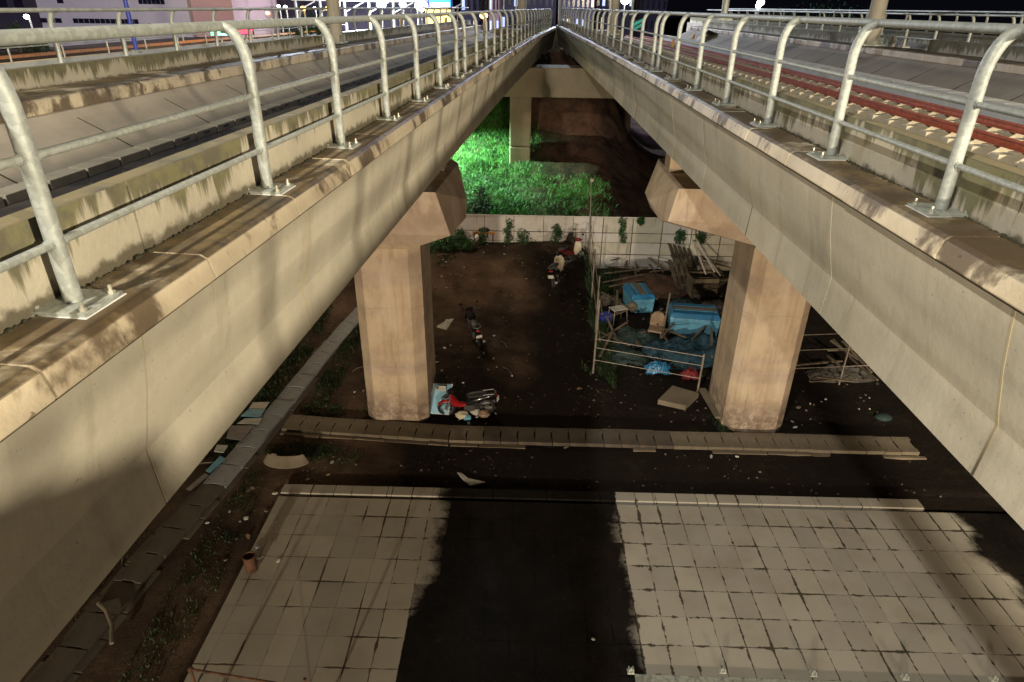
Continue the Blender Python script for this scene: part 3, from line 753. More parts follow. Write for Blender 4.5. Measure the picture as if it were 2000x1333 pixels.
# ---------------------------------------------------------------- sheet fence
fe = thing('sheet_metal_fence', 'long fence of pinkish sheet panels across the yard behind the motorbikes', 'fence', (0, 24, -9))
cols = [-8.2+1.12*i for i in range(20)]
rows = ((-7.02, -7.60), (-7.63, -7.98), (-8.0, -8.45), (-8.48, -9.1))
for i, x in enumerate(cols):
    for j, (zt, zb) in enumerate(rows):
        if x > 8 and j > 1: continue
        tl = random.uniform(-.02, .02); m = MB(); w = 1.10; nn = 22
        vs = []; fs = []
        for k in range(nn+1):
            xx = -w/2+w*k/nn; yy = .0015*math.sin(k*math.pi+1.57)+tl*xx
            vs += [(xx, yy, 0), (xx, yy, zt-zb)]
        fs = [(2*k, 2*k+2, 2*k+3, 2*k+1) for k in range(nn)]
        m.add(vs, fs); m.add([(a, b_+.006, c) for a, b_, c in vs], fs)
        o = m.build('panel', M['sheet'] if (j < 2 and x < 3) or random.random() < .35 else M['sheet_b'], fe, loc=(x+w/2, random.uniform(-.015, .015), zb+9))
pm = MB()
for x in cols: pm = MB().box((x, .06, .98), (.05, .05, 2.05)); pm.build('post', M['sheet_edge'], fe)
m = MB(); m.box((2.5, -.012, 2.005), (22, .035, .03)); m.build('top_rail', M['sheet'], fe)
m = MB()
for z in (1.385, 1.01, .535): m.box((2.5, .03, z), (22, .03, .035))
m.build('cross_rail', M['sheet_edge'], fe)
for x in cols[10:]:
    m = MB().box((x, -.02, 1.0), (.018, .012, 1.9)); m.build('seam_strip', M['sheet_edge'], fe)
t = AY(1155, 347, 23.8); b = AY(1150, 470, 23.8)
po = thing('thin_pole', 'thin pale pole standing up above the fence', 'pole', (b.x, 23.8, b.z-.6))
MB().tube([(0, 0, 0), (.02, 0, .9), (-.01, 0, 1.8), (t.x-b.x, 0, t.z-b.z+.6)], .022, 8).build('shaft', M['pipe'], po, smooth=True); MB().box((t.x-b.x+.03, 0, t.z-b.z+.5), (.12, .05, .1)).build('clip', M['pipe'], po)

# pipe fence round the yard
pf = thing('pipe_fence', 'thin pipe fence around the cluttered yard left of the right pier', 'fence', (2.1, 15.7, -9))
def rail_(a, b, r=.010): 
    a = Vector(a)-pf.location; b = Vector(b)-pf.location; MB().tube([a, b], r, 8).build('rail', M['pipe'], pf, smooth=True)
pA, pB = Vector((2.0, 15.7, -9)), Vector((4.68, 14.85, -9))
for z in (-8.58, -8.2, -7.93): rail_((pA.x, pA.y, z), (pB.x, pB.y, z-.02))
for q, h in ((pA, 2.2), (pB, 1.12)):
    l = Vector(q)-pf.location; MB().tube([l, l+Vector((.02, .01, h))], .028, 8).build('post', M['pipe'], pf, smooth=True)
for y in (18.2, 20.6, 23.2):
    l = Vector((2.2+(y-15.7)*.035, y, -9))-pf.location; MB().tube([l, l+Vector((0, 0, 1.9))], .025, 8).build('post', M['pipe'], pf, smooth=True)
for z in (-7.2, -8.0): rail_((2.12, 15.7, z), (2.45, 23.6, z+.05), .014)
for z in (-8.5, -7.95, -7.5): rail_((6.45, 15.2, z), (9.6, 15.6, z), .012)
for x in (6.9, 8.6): l = Vector((x, 15.35, -9))-pf.location; MB().tube([l, l+Vector((0, 0, 1.7))], .024, 8).build('post', M['pipe'], pf, smooth=True)

# ---------------------------------------------------------------- motorbikes
def motorbike(label, loc, heading, body, side_mat, lean=.1, crate=False):
    root = thing('motorbike', label, 'motorbike', loc, heading, 'motorbikes parked in the yard')
    root.rotation_euler = (0, lean, heading)
    def wheel(y):
        m = MB(); m.tube([(0, y+.235*math.cos(a*math.pi/12), .28+.235*math.sin(a*math.pi/12)) for a in range(24)], .046, 8, closed=True)
        w = m.build('wheel', M['dark'], root, smooth=True)
        r = MB(); r.tube([(0, y+.195*math.cos(a*math.pi/12), .28+.195*math.sin(a*math.pi/12)) for a in range(24)], .012, 6, closed=True); r.tube([(-.06, y, .28), (.06, y, .28)], .04, 10)
        for k in range(8):
            a = k*math.pi/4; r.tube([(0, y, .28), (0, y+.19*math.cos(a), .28+.19*math.sin(a))], .006, 5)
        r.build('rim', M['silver'], w)
    wheel(.62); wheel(-.60)
    m = MB()
    def ell(cs):
        n = 12; base = len(m.v)
        for (y, z, w, h) in cs:
            for k in range(n):
                a = 2*math.pi*k/n; m.v.append((w*math.cos(a), y, z+h*math.sin(a)))
        for i in range(len(cs)-1):
            for k in range(n): m.f.append((base+i*n+k, base+i*n+(k+1) % n, base+(i+1)*n+(k+1) % n, base+(i+1)*n+k))
        m.f.append(tuple(base+k for k in range(n-1, -1, -1))); m.f.append(tuple(base+(len(cs)-1)*n+k for k in range(n)))
    ell([(-.92, .80, .03, .03), (-.80, .76, .09, .08), (-.50, .66, .14, .13), (-.2, .56, .13, .15), (.02, .45, .10, .10)])
    m.build('body', body, root, smooth=True)
    m = MB(); ell([(.02, .40, .08, .06), (.22, .42, .10, .09), (.36, .55, .16, .20), (.45, .66, .19, .24), (.50, .74, .12, .14)]); m.build('leg_shield', side_mat, root, smooth=True)
    m = MB(); ell([(.34, .93, .05, .04), (.44, .95, .14, .08), (.54, .92, .11, .08), (.60, .90, .05, .05)]); m.build('handlebar_cover', body, root, smooth=True)
    m = MB(); ell([(-.62, .82, .10, .035), (-.45, .81, .14, .05), (-.15, .77, .12, .05), (.0, .74, .06, .035)]); m.build('seat', M['dark'], root, smooth=True)
    m = MB(); ell([(.40, .50, .04, .03), (.55, .57, .07, .04), (.72, .56, .07, .04), (.88, .44, .05, .03)]); m.build('front_mudguard', side_mat, root, smooth=True)
    MB().tube([(-.34, .33, 1.0), (-.18, .42, .96), (0, .46, .94), (.18, .42, .96), (.34, .33, 1.0)], .016, 8).build('handlebar', M['dark'], root, smooth=True)
    for s in (-1, 1):
        MB().tube([(s*.075, .47, .82), (s*.075, .62, .28)], .022, 8).build('fork_leg', M['silver'], root, smooth=True)
        mm = MB(); mm.tube([(s*.22, .40, .97), (s*.26, .43, 1.15)], .007, 6); mm.ball((s*.27, .43, 1.2), (.065, .015, .045), 10, 6); mm.build('mirror', M['black_gloss'], root, smooth=True)
    MB().ball((0, .585, .91), (.075, .04, .055), 12, 8).build('headlight', M['silver'], root, smooth=True)
    MB().ball((0, -.90, .78), (.08, .035, .035), 12, 6).build('tail_light', M['red'], root, smooth=True)
    MB().box((0, -.955, .60), (.19, .012, .14), Matrix.Rotation(R(28), 3, 'X')).build('number_plate', M['white'], root, bevel=.003)
    m = MB(); m.tube([(.10, -.05, .25), (.14, -.35, .25), (.15, -.55, .30), (.15, -.88, .36)], [.02, .03, .045, .045], 10); m.build('exhaust', M['silver'], root, smooth=True)
    m = MB(); m.box((0, -.08, .30), (.2, .34, .24)); m.tube([(0, -.1, .3), (0, -.6, .28)], .035, 8); m.tube([(-.2, .02, .22), (.2, .02, .22)], .014, 6); m.tube([(.05, -.1, .25), (-.16, -.06, .0)], .012, 6); m.build('engine', M['rubber'], root, bevel=.02)
    m = MB(); m.tube([(-.11, -.5, .84), (-.12, -.82, .87), (0, -.9, .87), (.12, -.82, .87), (.11, -.5, .84)], .011, 6); m.build('grab_rail', M['silver'], root, smooth=True)
    if crate:
        m = MB(); m.box((0, .26, .55), (.3, .26, .28)); m.build('front_bag', M['dark'], root, bevel=.02)
    return root
def put(px, py, z=-9.0): q = G(px, py, z); return (q.x, q.y, gz(q.x, q.y)+.0)
motorbike('black motorbike with a silver seat cover parked alone in the middle of the dirt', put(928, 662), R(16), M['black_gloss'], M['black_gloss'], -.1, True).scale = (.9, .9, .9)
motorbike('black and cream motorbike parked by the green fence, nearer of the pair', put(1090, 556, -8.6), R(-14), M['black_gloss'], M['cream'], -.12)
motorbike('dark red motorbike with pale leg shield, farther back beside the sheet fence', put(1118, 520, -8.3), R(-38), M['maroon'], M['cream'], -.1).scale = (.85, .85, .85)
motorbike('red motorbike parked against the blue board at the left pier foot', put(912, 806), R(96), M['black_gloss'], M['red'], -.14).scale = (.8, .8, .8)

# ---------------------------------------------------------------- objects on the ground
def panel(name, label, cat, pts, th, mat, z=None, group=None, tilt=None, lift=.0):
    c = Vector((sum(p[0] for p in pts)/len(pts), sum(p[1] for p in pts)/len(pts), 0)); zz = gz(c.x, c.y) if z is None else z
    m = MB().prism([(p[0]-c.x, p[1]-c.y) for p in pts], 0, th); o = m.build(name, mat, bevel=min(.004, th*.3)); o.location = (c.x, c.y, zz+lift)
    if tilt: o.rotation_euler = tilt
    return tag(o, label, cat, group)
def GP(l, z=-9.0): return [tuple(G(x, y, z))[:2] for x, y in l]
# pale blue board leaning on the left pier with a meter box
bb = thing('board', 'pale blue board leaning at the foot of the left pier', 'board', (-2.0, 13.55, -9.0), R(-4))
MB().box((.0, .28, .24), (.46, .03, .78), Matrix.Rotation(R(-52), 3, 'X')).build('face', M['blue_sky'], bb, bevel=.004)
MB().box((.0, .285, .235), (.50, .02, .81), Matrix.Rotation(R(-52), 3, 'X')).build('rim', M['white'], bb, bevel=.004)
ca = thing('toy_case', 'grey plastic case lying on top of the blue board', 'case', (-1.99, 13.97, -8.54), R(-4))
MB().box((0, 0, 0), (.26, .12, .05), Matrix.Rotation(R(38), 3, 'X')).build('shell', M['paper'], ca, bevel=.012); MB().ball((-.08, -.04, .03), (.03, .02, .03)).build('dial', M['dark'], ca)
panel('sheet', 'L-shaped pale sheet lying flat on the dirt beside the parked motorbike', 'sheet', GP([(850, 637), (872, 643), (882, 627), (893, 613), (878, 611), (868, 627)]), .012, M['paper'])
panel('concrete_slab', 'broken concrete slab lying in front of the pipe fence post', 'slab', GP([(1312, 762), (1364, 777), (1338, 802), (1284, 790)]), .14, M['drain'], -9.0)
o = panel('concrete_slab', 'long narrow slab leaning beside the right pier foot', 'slab', [(4.72, 14.9), (4.9, 14.9), (5.02, 13.55), (4.82, 13.55)], .06, M['drain'], -8.98)
m = MB(); nn = 18
for k in range(nn+1):
    a = math.pi*(.08+.84*k/nn); m.v += [(.52*math.cos(a), -.30*math.sin(a)+.1, .02), (.40*math.cos(a), -.12*math.sin(a)+.1, .22), (.52*math.cos(a), -.30*math.sin(a)+.1, .05)]
for k in range(nn): b = 3*k; m.f += [(b, b+3, b+4, b+1), (b+2, b+1, b+4, b+5), (b, b+2, b+5, b+3)]
cu = m.build('basin', M['drain'], bevel=0); c = G(558, 905); cu.location = (c.x, c.y, -9.02); tag(cu, 'broken half of a pale curved basin lying by the tiled floor edge', 'basin')
panel('scrap', 'small white scrap beside the broken basin', 'scrap', GP([(530, 884), (540, 886), (536, 892), (527, 890)]), .05, M['white'])
panel('scrap', 'torn pale triangular scrap lying at the edge of the paving', 'scrap', GP([(893, 921), (902, 923), (915, 933), (948, 940), (918, 946), (905, 936)]), .03, M['paper'])
for i, (l, mt, lab) in enumerate((([(494, 786), (527, 785), (517, 799), (486, 798)], 'sheet', 'grey sheet offcut at the top of the strip beside the drain'), ([(486, 799), (518, 800), (508, 815), (470, 813)], 'blue_pale', 'pale glassy offcut second in the strip beside the drain'),
        ([(478, 818), (512, 817), (505, 829), (463, 828)], 'paper', 'pale offcut third in the strip beside the drain'), ([(450, 832), (497, 832), (472, 861), (442, 857)], 'silver', 'large blue-grey sheet lowest in the strip beside the drain'),
        ([(424, 870), (446, 871), (437, 885), (418, 883)], 'paper', 'small pale offcut lying beneath the large blue-grey sheet'), ([(430, 892), (440, 897), (410, 925), (402, 921)], 'blue_pale', 'narrow glassy strip lying on the drain covers'), ([(400, 926), (408, 930), (372, 960), (364, 957)], 'silver', 'narrow dark strip lying just below the glassy strip'))):
    panel('offcut', lab, 'offcut', GP(l, -8.93), .015, M[mt], -8.945+.004*i, 'sheet offcuts along the drain')
# rusty pipe stub on the paving
c = G(492, 1113); pp = thing('pipe_stub', 'short rusty open pipe standing on the left edge of the paving', 'pipe', (c.x, c.y, -9.0))
m = MB(); rr = .105; n = 24
for (r_, z_) in ((rr, 0), (rr, .30), (rr*1.06, .30), (rr*1.06, .34), (rr*.88, .34), (rr*.88, .02)):
    m.v += [(r_*math.cos(2*math.pi*k/n), r_*math.sin(2*math.pi*k/n), z_) for k in range(n)]
for i in range(5):
    for k in range(n): m.f.append((i*n+k, i*n+(k+1) % n, (i+1)*n+(k+1) % n, (i+1)*n+k))
m.build('sleeve', M['rust'], pp, smooth=True); MB().tube([(0, 0, .0), (0, 0, .03)], rr*.87, 20).build('fill', M['dark'], pp)
# blue boxes in the yard
def blue_box(label, c, L, Wd, H, rz, strip):
    root = thing('storage_box', label, 'box', c, rz, 'blue boxes in the yard')
    m = MB(); m.add([(-Wd/2*.94, -L/2*.94, 0), (Wd/2*.94, -L/2*.94, 0), (Wd/2*.94, L/2*.94, 0), (-Wd/2*.94, L/2*.94, 0), (-Wd/2, -L/2, H), (Wd/2, -L/2, H), (Wd/2, L/2, H), (-Wd/2, L/2, H)], [(3, 2, 1, 0), (4, 5, 6, 7), (0, 1, 5, 4), (1, 2, 6, 5), (2, 3, 7, 6), (3, 0, 4, 7)])
    m.build('tub', M['blue_pale'], root, bevel=.03)
    m = MB(); w2, l2 = Wd/2+.03, L/2+.03
    m.add([(-w2, -l2, H+.003), (w2, -l2, H+.003), (w2, l2, H+.003), (-w2, l2, H+.003), (-w2*.8, -l2*.88, H+.16), (w2*.8, -l2*.88, H+.16), (w2*.8, l2*.88, H+.16), (-w2*.8, l2*.88, H+.16)], [(3, 2, 1, 0), (4, 5, 6, 7), (0, 1, 5, 4), (1, 2, 6, 5), (2, 3, 7, 6), (3, 0, 4, 7)])
    lid = m.build('lid', M['blue'], root, bevel=.02)
    MB().box((0, 0, H+.17), (.16, L*.86, .02)).build('tape_strip', M['wood_pale'], lid)
    MB().box((-.16, 0, H+.166), (.025, L*.86, .012)).build('rib', M['blue_pale'], lid); MB().box((.16, 0, H+.166), (.025, L*.86, .012)).build('rib', M['blue_pale'], lid)
    mm = MB(); mm.tube([(-.1, -L/2-.01, H*.45), (-.08, -L/2-.07, H*.35), (.08, -L/2-.07, H*.35), (.1, -L/2-.01, H*.45)], .01, 6); mm.build('handle', M['dark'], root)
c = G(1246, 603); blue_box('blue box with a taped lid, end-on to the camera, near the green fence', (c.x, c.y+.15, -9.0), 1.1, .78, .5, R(8), 1)
c = G(1350, 652); blue_box('larger blue box lying sideways beside the right pier, pale strip along its lid', (c.x+.05, c.y+.2, -8.95), 1.5, .9, .55, R(83), 1)
# tan seat shell, chair frame, tarps, pole
c = G(1281, 655); ch = thing('padded_chair', 'tan padded chair back standing between the two blue boxes', 'chair', (c.x, c.y, -9.0), R(-20))
m = MB()
prof = [(-.2, .0), (-.23, .3), (-.21, .5), (-.13, .62), (0, .66), (.13, .62), (.21, .5), (.23, .3), (.2, .0)]
m.v = [(x, -.03, z+.15) for x, z in prof]+[(x, .04, z+.15) for x, z in prof]; n = len(prof); m.f = [tuple(range(n)), tuple(range(2*n-1, n-1, -1))]+[(i, n+i, n+(i+1) % n, (i+1) % n) for i in range(n)]
m.build('backrest', M['tan'], ch, bevel=.015); MB().box((0, -.22, .30), (.42, .4, .06)).build('seat', M['tan'], ch, bevel=.015)
for sx in (-.18, .18):
    for sy in (-.38, .02): MB().tube([(sx, sy, 0), (sx, sy, .28)], .012, 6).build('leg', M['pipe'], ch)
c = G(1284, 655); st = MB().tube([(0, 0, 0), (.10, .12, 1.45)], .028, 8).build('timber_pole', M['wood_pale'], None, smooth=True, loc=(c.x+.1, c.y-.2, -9)); tag(st, 'pinkish pole standing in front of the tan chair', 'pole')
def tarp(label, cx, cy, rx, ry, h, mat, seed, name='tarpaulin'):
    m = MB(); n = 26
    for j in range(n+1):
        for i in range(n+1):
            u, v = i/n*2-1, j/n*2-1; r = max(0, 1-(u*u+v*v)*.9)
            m.v.append((u*rx*(1+.15*noise.noise(Vector((v*2, seed, 0)))), v*ry, h*(r**.6)*(.75+.5*noise.noise(Vector((u*2.5, v*2.5, seed))))+.05*noise.noise(Vector((u*9, v*9, seed)))))
    m.f = [(j*(n+1)+i, j*(n+1)+i+1, (j+1)*(n+1)+i+1, (j+1)*(n+1)+i) for j in range(n) for i in range(n)]
    o = m.build(name, mat, smooth=False); o.location = (cx, cy, -9.02); return tag(o, label, 'tarpaulin')
c = G(1372, 690); tarp('crumpled dark blue tarpaulin heaped in front of the larger blue box', c.x, c.y, 1.1, 1.0, .55, M['tarp'], 3)
c = G(1240, 665); tarp('dull green-blue tarpaulin bundle below the end-on blue box', c.x, c.y, .75, .6, .4, M['tarp_g'], 8)
c = G(1284, 722); tarp('small blue plastic bundle behind the lowest fence rail', c.x, c.y, .35, .25, .3, M['blue'], 12)
c = G(1348, 735); tarp('small red cloth bundle beside the fence post', c.x, c.y, .25, .2, .28, M['maroon'], 15)
c = G(1205, 630); fr = thing('metal_frame', 'small pale folding table frame left of the end-on blue box', 'frame', (c.x, c.y, -9), R(25))
MB().box((0, 0, .5), (.5, .35, .02)).build('top', M['paper'], fr, bevel=.004)
for sx in (-.22, .22):
    for sy in (-.15, .15): MB().tube([(sx, sy, .5), (sx*1.2, sy*1.3, 0)], .012, 6).build('leg', M['pipe'], fr)
c = G(1190, 630); bx = MB().box((0, 0, .15), (.42, .3, .3), R(30)).build('basket', M['bluepaint'], bevel=.03); bx.location = (c.x-.15, c.y, -9); tag(bx, 'purple-blue plastic basket at the left end of the yard', 'basket')
bl = MB().ball((0, 0, .16), .16, 16, 12).build('ball', M['wood_pale'], smooth=True); c = G(1233, 622); bl.location = (c.x, c.y, -8.75); tag(bl, 'dull tan ball resting under the end-on blue box', 'ball')
for px, py, rx, ry, h, mt, sd, lb in ((1330, 600, .5, .4, .35, 'tarp_g', 31, 'dull grey-green sack heap behind the larger blue box'), (1300, 690, .7, .5, .4, 'tarp', 33, 'dark wrinkled sheet heap left of the blue tarpaulin'), (1190, 590, .4, .35, .3, 'drain_muddy', 35, 'brown sack heap left of the end-on blue box'), (1395, 610, .5, .6, .5, 'rubber', 37, 'dark sack heap squeezed beside the right pier'), (1225, 700, .6, .4, .3, 'tarp_g', 39, 'low dark sack heap behind the front pen rail'), (1640, 735, .9, .4, .35, 'rubber', 41, 'dark stack under a sheet to the right of the right pier')):
    c = G(px, py); tarp(lb, c.x, c.y, rx, ry, h, M[mt], sd, 'sack_heap')
# timber: stacked pallets and loose planks
def pallet(label, loc, rz, tilt):
    root = thing('timber_pallet', label, 'pallet', loc, rz, 'timber pallets stacked in the yard'); root.rotation_euler = (tilt, 0, rz)
    for i in range(5): MB().box((-.36+.18*i, 0, .05), (.13, 1.25, .022)).build('board', M['wood'], root, bevel=.003)
    for y in (-.5, 0, .5): MB().box((0, y, .0), (.85, .08, .07)).build('bearer', M['wood'], root, bevel=.003)
    return root
c = G(1330, 560)
pallet('brown slatted timber pallet leaning beside the end-on blue box', (c.x, c.y, -8.55), R(12), R(38))
pallet('brown slatted timber pallet leaning highest against the sheet fence', (c.x+.25, c.y+1.6, -8.35), R(16), R(42))
pallet('brown slatted timber pallet lying flat right of the end-on blue box', (c.x-.6, c.y-.35, -8.93), R(-8), R(4))
c = G(1368, 575); cr = thing('timber_crate', 'open slatted timber crate behind the larger blue box', 'crate', (c.x, c.y, -9.0), R(4))
for s in (-1, 1):
    for z in (.1, .28, .46, .64): MB().box((0, s*.36, z), (.9, .02, .15)).build('slat', M['wood_pale'], cr, bevel=.003); MB().box((s*.45, 0, z), (.02, .7, .15)).build('slat', M['wood_pale'], cr, bevel=.003)
    MB().box((s*.42, .34*s, .36), (.06, .06, .74)).build('corner_post', M['wood'], cr)
rnd = random.Random(5)
spots = [(1290, 535), (1300, 545), (1395, 535), (1405, 545), (1415, 552), (1385, 548), (1425, 540), (1225, 532), (1240, 545), (1262, 520), (1205, 525), (1385, 520), (1410, 562), (1400, 575), (1345, 520), (1220, 548), (1335, 640), (1370, 655), (1385, 640), (1215, 560)]
plp = None
rq = random.Random(77); spots += [(rq.uniform(1175, 1425), rq.uniform(510, 700)) for _ in range(26)]+[(rq.uniform(1590, 1690), rq.uniform(690, 760)) for _ in range(10)]
for i, (px, py) in enumerate(spots):
    c = G(px, py); 
    if plp is None: plp = MB().box((0, 0, 0), (.07, 1.5, .03)).build('plank', M['wood_pale'], bevel=.004); o = plp
    else: o = plp.copy(); COL.objects.link(o)
    o.location = (c.x, c.y, -8.85+rnd.uniform(0, .3)); o.rotation_euler = (rnd.uniform(-.25, .25), 0, rnd.uniform(-1.7, 1.2)); o.scale = (1, rnd.uniform(.6, 1.15), 1)
    tag(o, 'loose timber plank strewn over the yard around the crate and boxes', 'plank', 'loose planks in the yard')
c = G(1380, 560)
for k, (dx, dz) in enumerate(((-.15, .1), (.05, .2), (.2, .05))):
    o = MB().box((0, 0, 0), (.05, 1.5, .03)).build('batten', M['white'], bevel=.003); o.location = (c.x+dx-.2, c.y+.15, -8.1+dz); o.rotation_euler = (R(28), 0, R(10+8*k)); tag(o, 'pale batten poking out of the timber crate', 'batten', 'battens in the timber crate')
# earth heap in the yard
def heap(label, cx, cy, rx, ry, h, seed):
    m = MB(); n = 34
    for j in range(n+1):
        for i in range(n+1):
            u, v = i/n*2-1, j/n*2-1; r = max(0, 1-(u*u+v*v))
            x, y = cx+u*rx, cy+v*ry; m.v.append((x, y, gz(x, y)-.12+h*r*(1+.5*noise.noise(Vector((x*1.6, y*1.6, seed))))+.08*r*noise.noise(Vector((x*6, y*6, seed)))))
    m.f = [(j*(n+1)+i, j*(n+1)+i+1, (j+1)*(n+1)+i+1, (j+1)*(n+1)+i) for j in range(n) for i in range(n)]
    o = m.build('dirt_heap', M['earth'], smooth=True); return tag(o, label, 'heap')
k = N('red_earth', .95); k.col(k.mix(k.ramp(k.noise(2.5, 6, .7), .35, .7), (.12, .062, .040), (.05, .027, .018))); k.bump(k.noise(9, 6, .7), .8, .05); M['earth'] = k.m
heap('red earth heap in the yard in front of the sheet fence', 4.6, 22.2, 1.7, 1.3, .5, 2)
heap('big brown earth mound behind the fence, right of the portal column', 2.2, 36.5, 3.4, 4.2, 1.7, 7)
# orange frame by the fence
c = G(945, 480, -8.2); of = thing('orange_frame', 'low orange metal frame with a bundle on it at the fence foot', 'frame', (c.x, c.y, gz(c.x, c.y)))
MB().box((0, 0, .36), (.85, .10, .08)).build('beam', M['orange'], of, bevel=.01); MB().box((-.3, .25, .38), (.06, .5, .06)).build('arm', M['orange'], of, bevel=.01)
for s in (-.35, .35): MB().tube([(s, 0, 0), (s, 0, .34)], .02, 6).build('leg', M['rust'], of)
MB().ball((.02, .1, .47), (.25, .16, .12), 12, 8).build('bundle', M['dark'], of, smooth=True)
o = MB().ball((0, 0, .1), (.09, .09, .12), 10, 8).build('white_tub', M['white'], smooth=True); c = G(932, 470, -7.9); o.location = (c.x, c.y-.1, gz(c.x, c.y)+.2); tag(o, 'small white tub beside the orange frame', 'tub')
# rubbish beside the red motorbike and litter
for px, py, mt, s, lab in ((902, 815, 'cream', .16, 'cream rubbish bag at the foot of the blue board'), (913, 818, 'blue_pale', .10, 'little blue rubbish bag beside the cream one'), (930, 808, 'paper', .14, 'grey rubbish bag under the red motorbike'), (945, 812, 'tan', .15, 'tan rubbish bag at the right end of the rubbish row'), (955, 800, 'paper', .10, 'small pale rag behind the tan bag')):
    c = G(px, py); m = MB().ball((0, 0, 0), (s, s*.8, s*.6), 14, 10); m.v = [tuple(Vector(v)*(1+.35*noise.noise(Vector(v)*14+Vector((px, 0, 0))))) for v in m.v]
    o = m.build('rubbish_bag', M[mt], smooth=False); o.location = (c.x, c.y, -9.0+s*.4); tag(o, lab, 'rubbish bag')
litter = [(848, 513), (865, 524), (872, 527), (882, 521), (885, 526), (907, 533), (850, 553), (872, 553), (877, 590), (910, 590), (925, 497), (952, 499), (985, 504), (1027, 571), (1073, 590), (853, 707), (896, 719), (655, 500+330), (693, 765), (710, 762), (658, 712), (1002, 700), (1130, 598), (880, 540), (862, 541), (1130, 760), (1020, 528), (1020, 532), (648, 900), (695, 905), (1106, 870), (1300, 885), (1390, 890), (1530, 792), (1560, 795), (1575, 800), (1590, 790), (1555, 830), (1440, 890), (1158, 1250), (448, 997), (520, 1005), (480, 1010), (660, 725), (668, 690), (640, 925), (600, 935), (1330, 960), (1655, 1020), (1000, 735), (965, 655), (935, 700), (970, 720), (945, 690)]
rl = random.Random(21); litter += [(rl.uniform(1170, 1420), rl.uniform(510, 700)) for _ in range(45)]+[(rl.uniform(1535, 1720), rl.uniform(770, 832)) for _ in range(9)]+[(rl.uniform(400, 560), rl.uniform(900, 1100)) for _ in range(16)]+[(rl.uniform(840, 1000), rl.uniform(480, 760)) for _ in range(22)]+[(rl.uniform(890, 970), rl.uniform(795, 825)) for _ in range(14)]
for px, py in litter:
    zz = -8.5 if py < 560 and px < 1150 else -9.0
    c = G(px, py, zz); s = rl.uniform(.035, .085); m = MB()
    pts = [(s*rl.uniform(.6, 1)*math.cos(a), s*.6*rl.uniform(.6, 1)*math.sin(a)) for a in [k*1.256 for k in range(5)]]
    m.prism(pts, 0, rl.uniform(.01, .03)); o = m.build('litter_scrap', M['white' if rl.random() < .12 else rl.choice(('paper', 'drain', 'drain', 'tan', 'drain_clean'))])
    gg = -9.0 if c.y < 10.7 and -4.9 < c.x < 9 else gz(c.x, c.y)
    o.location = (c.x, c.y, gg+.008); o.rotation_euler = (rl.uniform(-.3, .3), rl.uniform(-.3, .3), rl.uniform(0, 6)); tag(o, 'small pale scrap of litter lying on the ground below', 'litter', 'scraps of litter on the ground')
for px, py, L, a, lab in ((868, 543, .5, .3, 'pale stick lying on the dirt near the left pier'), (985, 672, .45, -1.1, 'thin stick on the dirt right of the parked motorbike'), (992, 725, .5, -1.0, 'thin stick farther below the parked motorbike'), (700, 720, .4, .9, 'bent stick on the soil left of the left pier'), (430, 1180, .9, 1.2, 'splintered board at the left edge of the paving'), (405, 905, 1.0, .25, 'long pale cane lying across the lower drain')):
    c = G(px, py, -9.0); o = MB().tube([(-L/2, 0, 0), (-L*.1, .03, .02), (L/2, -.02, .01)], .016 if px != 430 else .05, 6).build('stick', M['wood_pale'], smooth=True); o.location = (c.x, c.y, gz(c.x, c.y)+.03); o.rotation_euler = (0, 0, a); tag(o, lab, 'stick')
o = MB().ball((0, 0, .07), (.09, .07, .07), 12, 8).build('bottle', M['white'], smooth=True); c = G(1528, 793); o.location = (c.x, c.y, -9); tag(o, 'white plastic can lying to the right of the right pier foot', 'can')
c = G(1725, 815); o = MB().ball((0, 0, .04), (.22, .16, .09), 12, 8).build('plastic_bag', M['tarp_g'], smooth=True); o.location = (c.x, c.y, -9.05); tag(o, 'dim grey plastic bag on the ground under the right viaduct', 'bag')
c = G(215, 1215); o = MB().tube([(-.35, .3, 0), (-.1, .12, .05), (.15, -.15, .04), (.3, -.45, .0)], .035, 8).build('hose', M['drain'], smooth=True); o.location = (c.x, c.y, -8.93); tag(o, 'pale curved piece of hose lying over the drain at lower left', 'hose')

# rails at the bottom edge of the view
br = thing('pipe_railing', 'thin rusty pipe handrail at the lower left corner of the paving', 'railing', tuple(G(372, 1308, -8.0)))
e = G(600, 1345, -8.0)-G(372, 1308, -8.0)
MB().tube([(0, 0, 0), tuple(e)], .02, 8).build('rail', M['rust'], br, smooth=True); MB().ball((0, 0, 0), .04, 10, 8).build('end_knob', M['rust'], br, smooth=True); MB().tube([(0, 0, 0), (0, -.02, -1.0)], .022, 8).build('post', M['rust'], br, smooth=True); MB().tube([(e.x*.98, e.y*.98+.05, .12), (e.x*.98, e.y*.98+.05, -1.0)], .022, 8).build('post', M['rust'], br, smooth=True)
sb = thing('steel_beam', 'dark steel beam with clamps along the bottom right edge of the paving', 'beam', tuple(G(1240, 1322, -8.99)))
e = G(2100, 1352, -8.99)-G(1240, 1322, -8.99)
MB().bar((0, -.12, 0), tuple(Vector(e)+Vector((0, -.12, 0))), .3, .05).build('flange', M['plate'], sb, bevel=.008)
MB().bar((0, -.12, -.09), tuple(Vector(e)+Vector((0, -.12, -.09))), .05, .075).build('web', M['plate'], sb)
for px, py in ((1232, 1312), (1411, 1311), (1588, 1317), (1767, 1324), (1940, 1328)):
    l = G(px, py, -8.965)-sb.location; m = MB(); m.box(l, (.11, .09, .03)); m.box(l+Vector((-.03, .0, .04)), (.02, .08, .08)); m.box(l+Vector((.03, .0, .04)), (.02, .08, .08)); m.tube([l+Vector((0, 0, .01)), l+Vector((0, 0, .09))], .014, 8); m.tube([l+Vector((0, 0, .04)), l+Vector((0, 0, .065))], .026, 6); c_ = m.build('clamp', M['plate'], sb, bevel=.008)

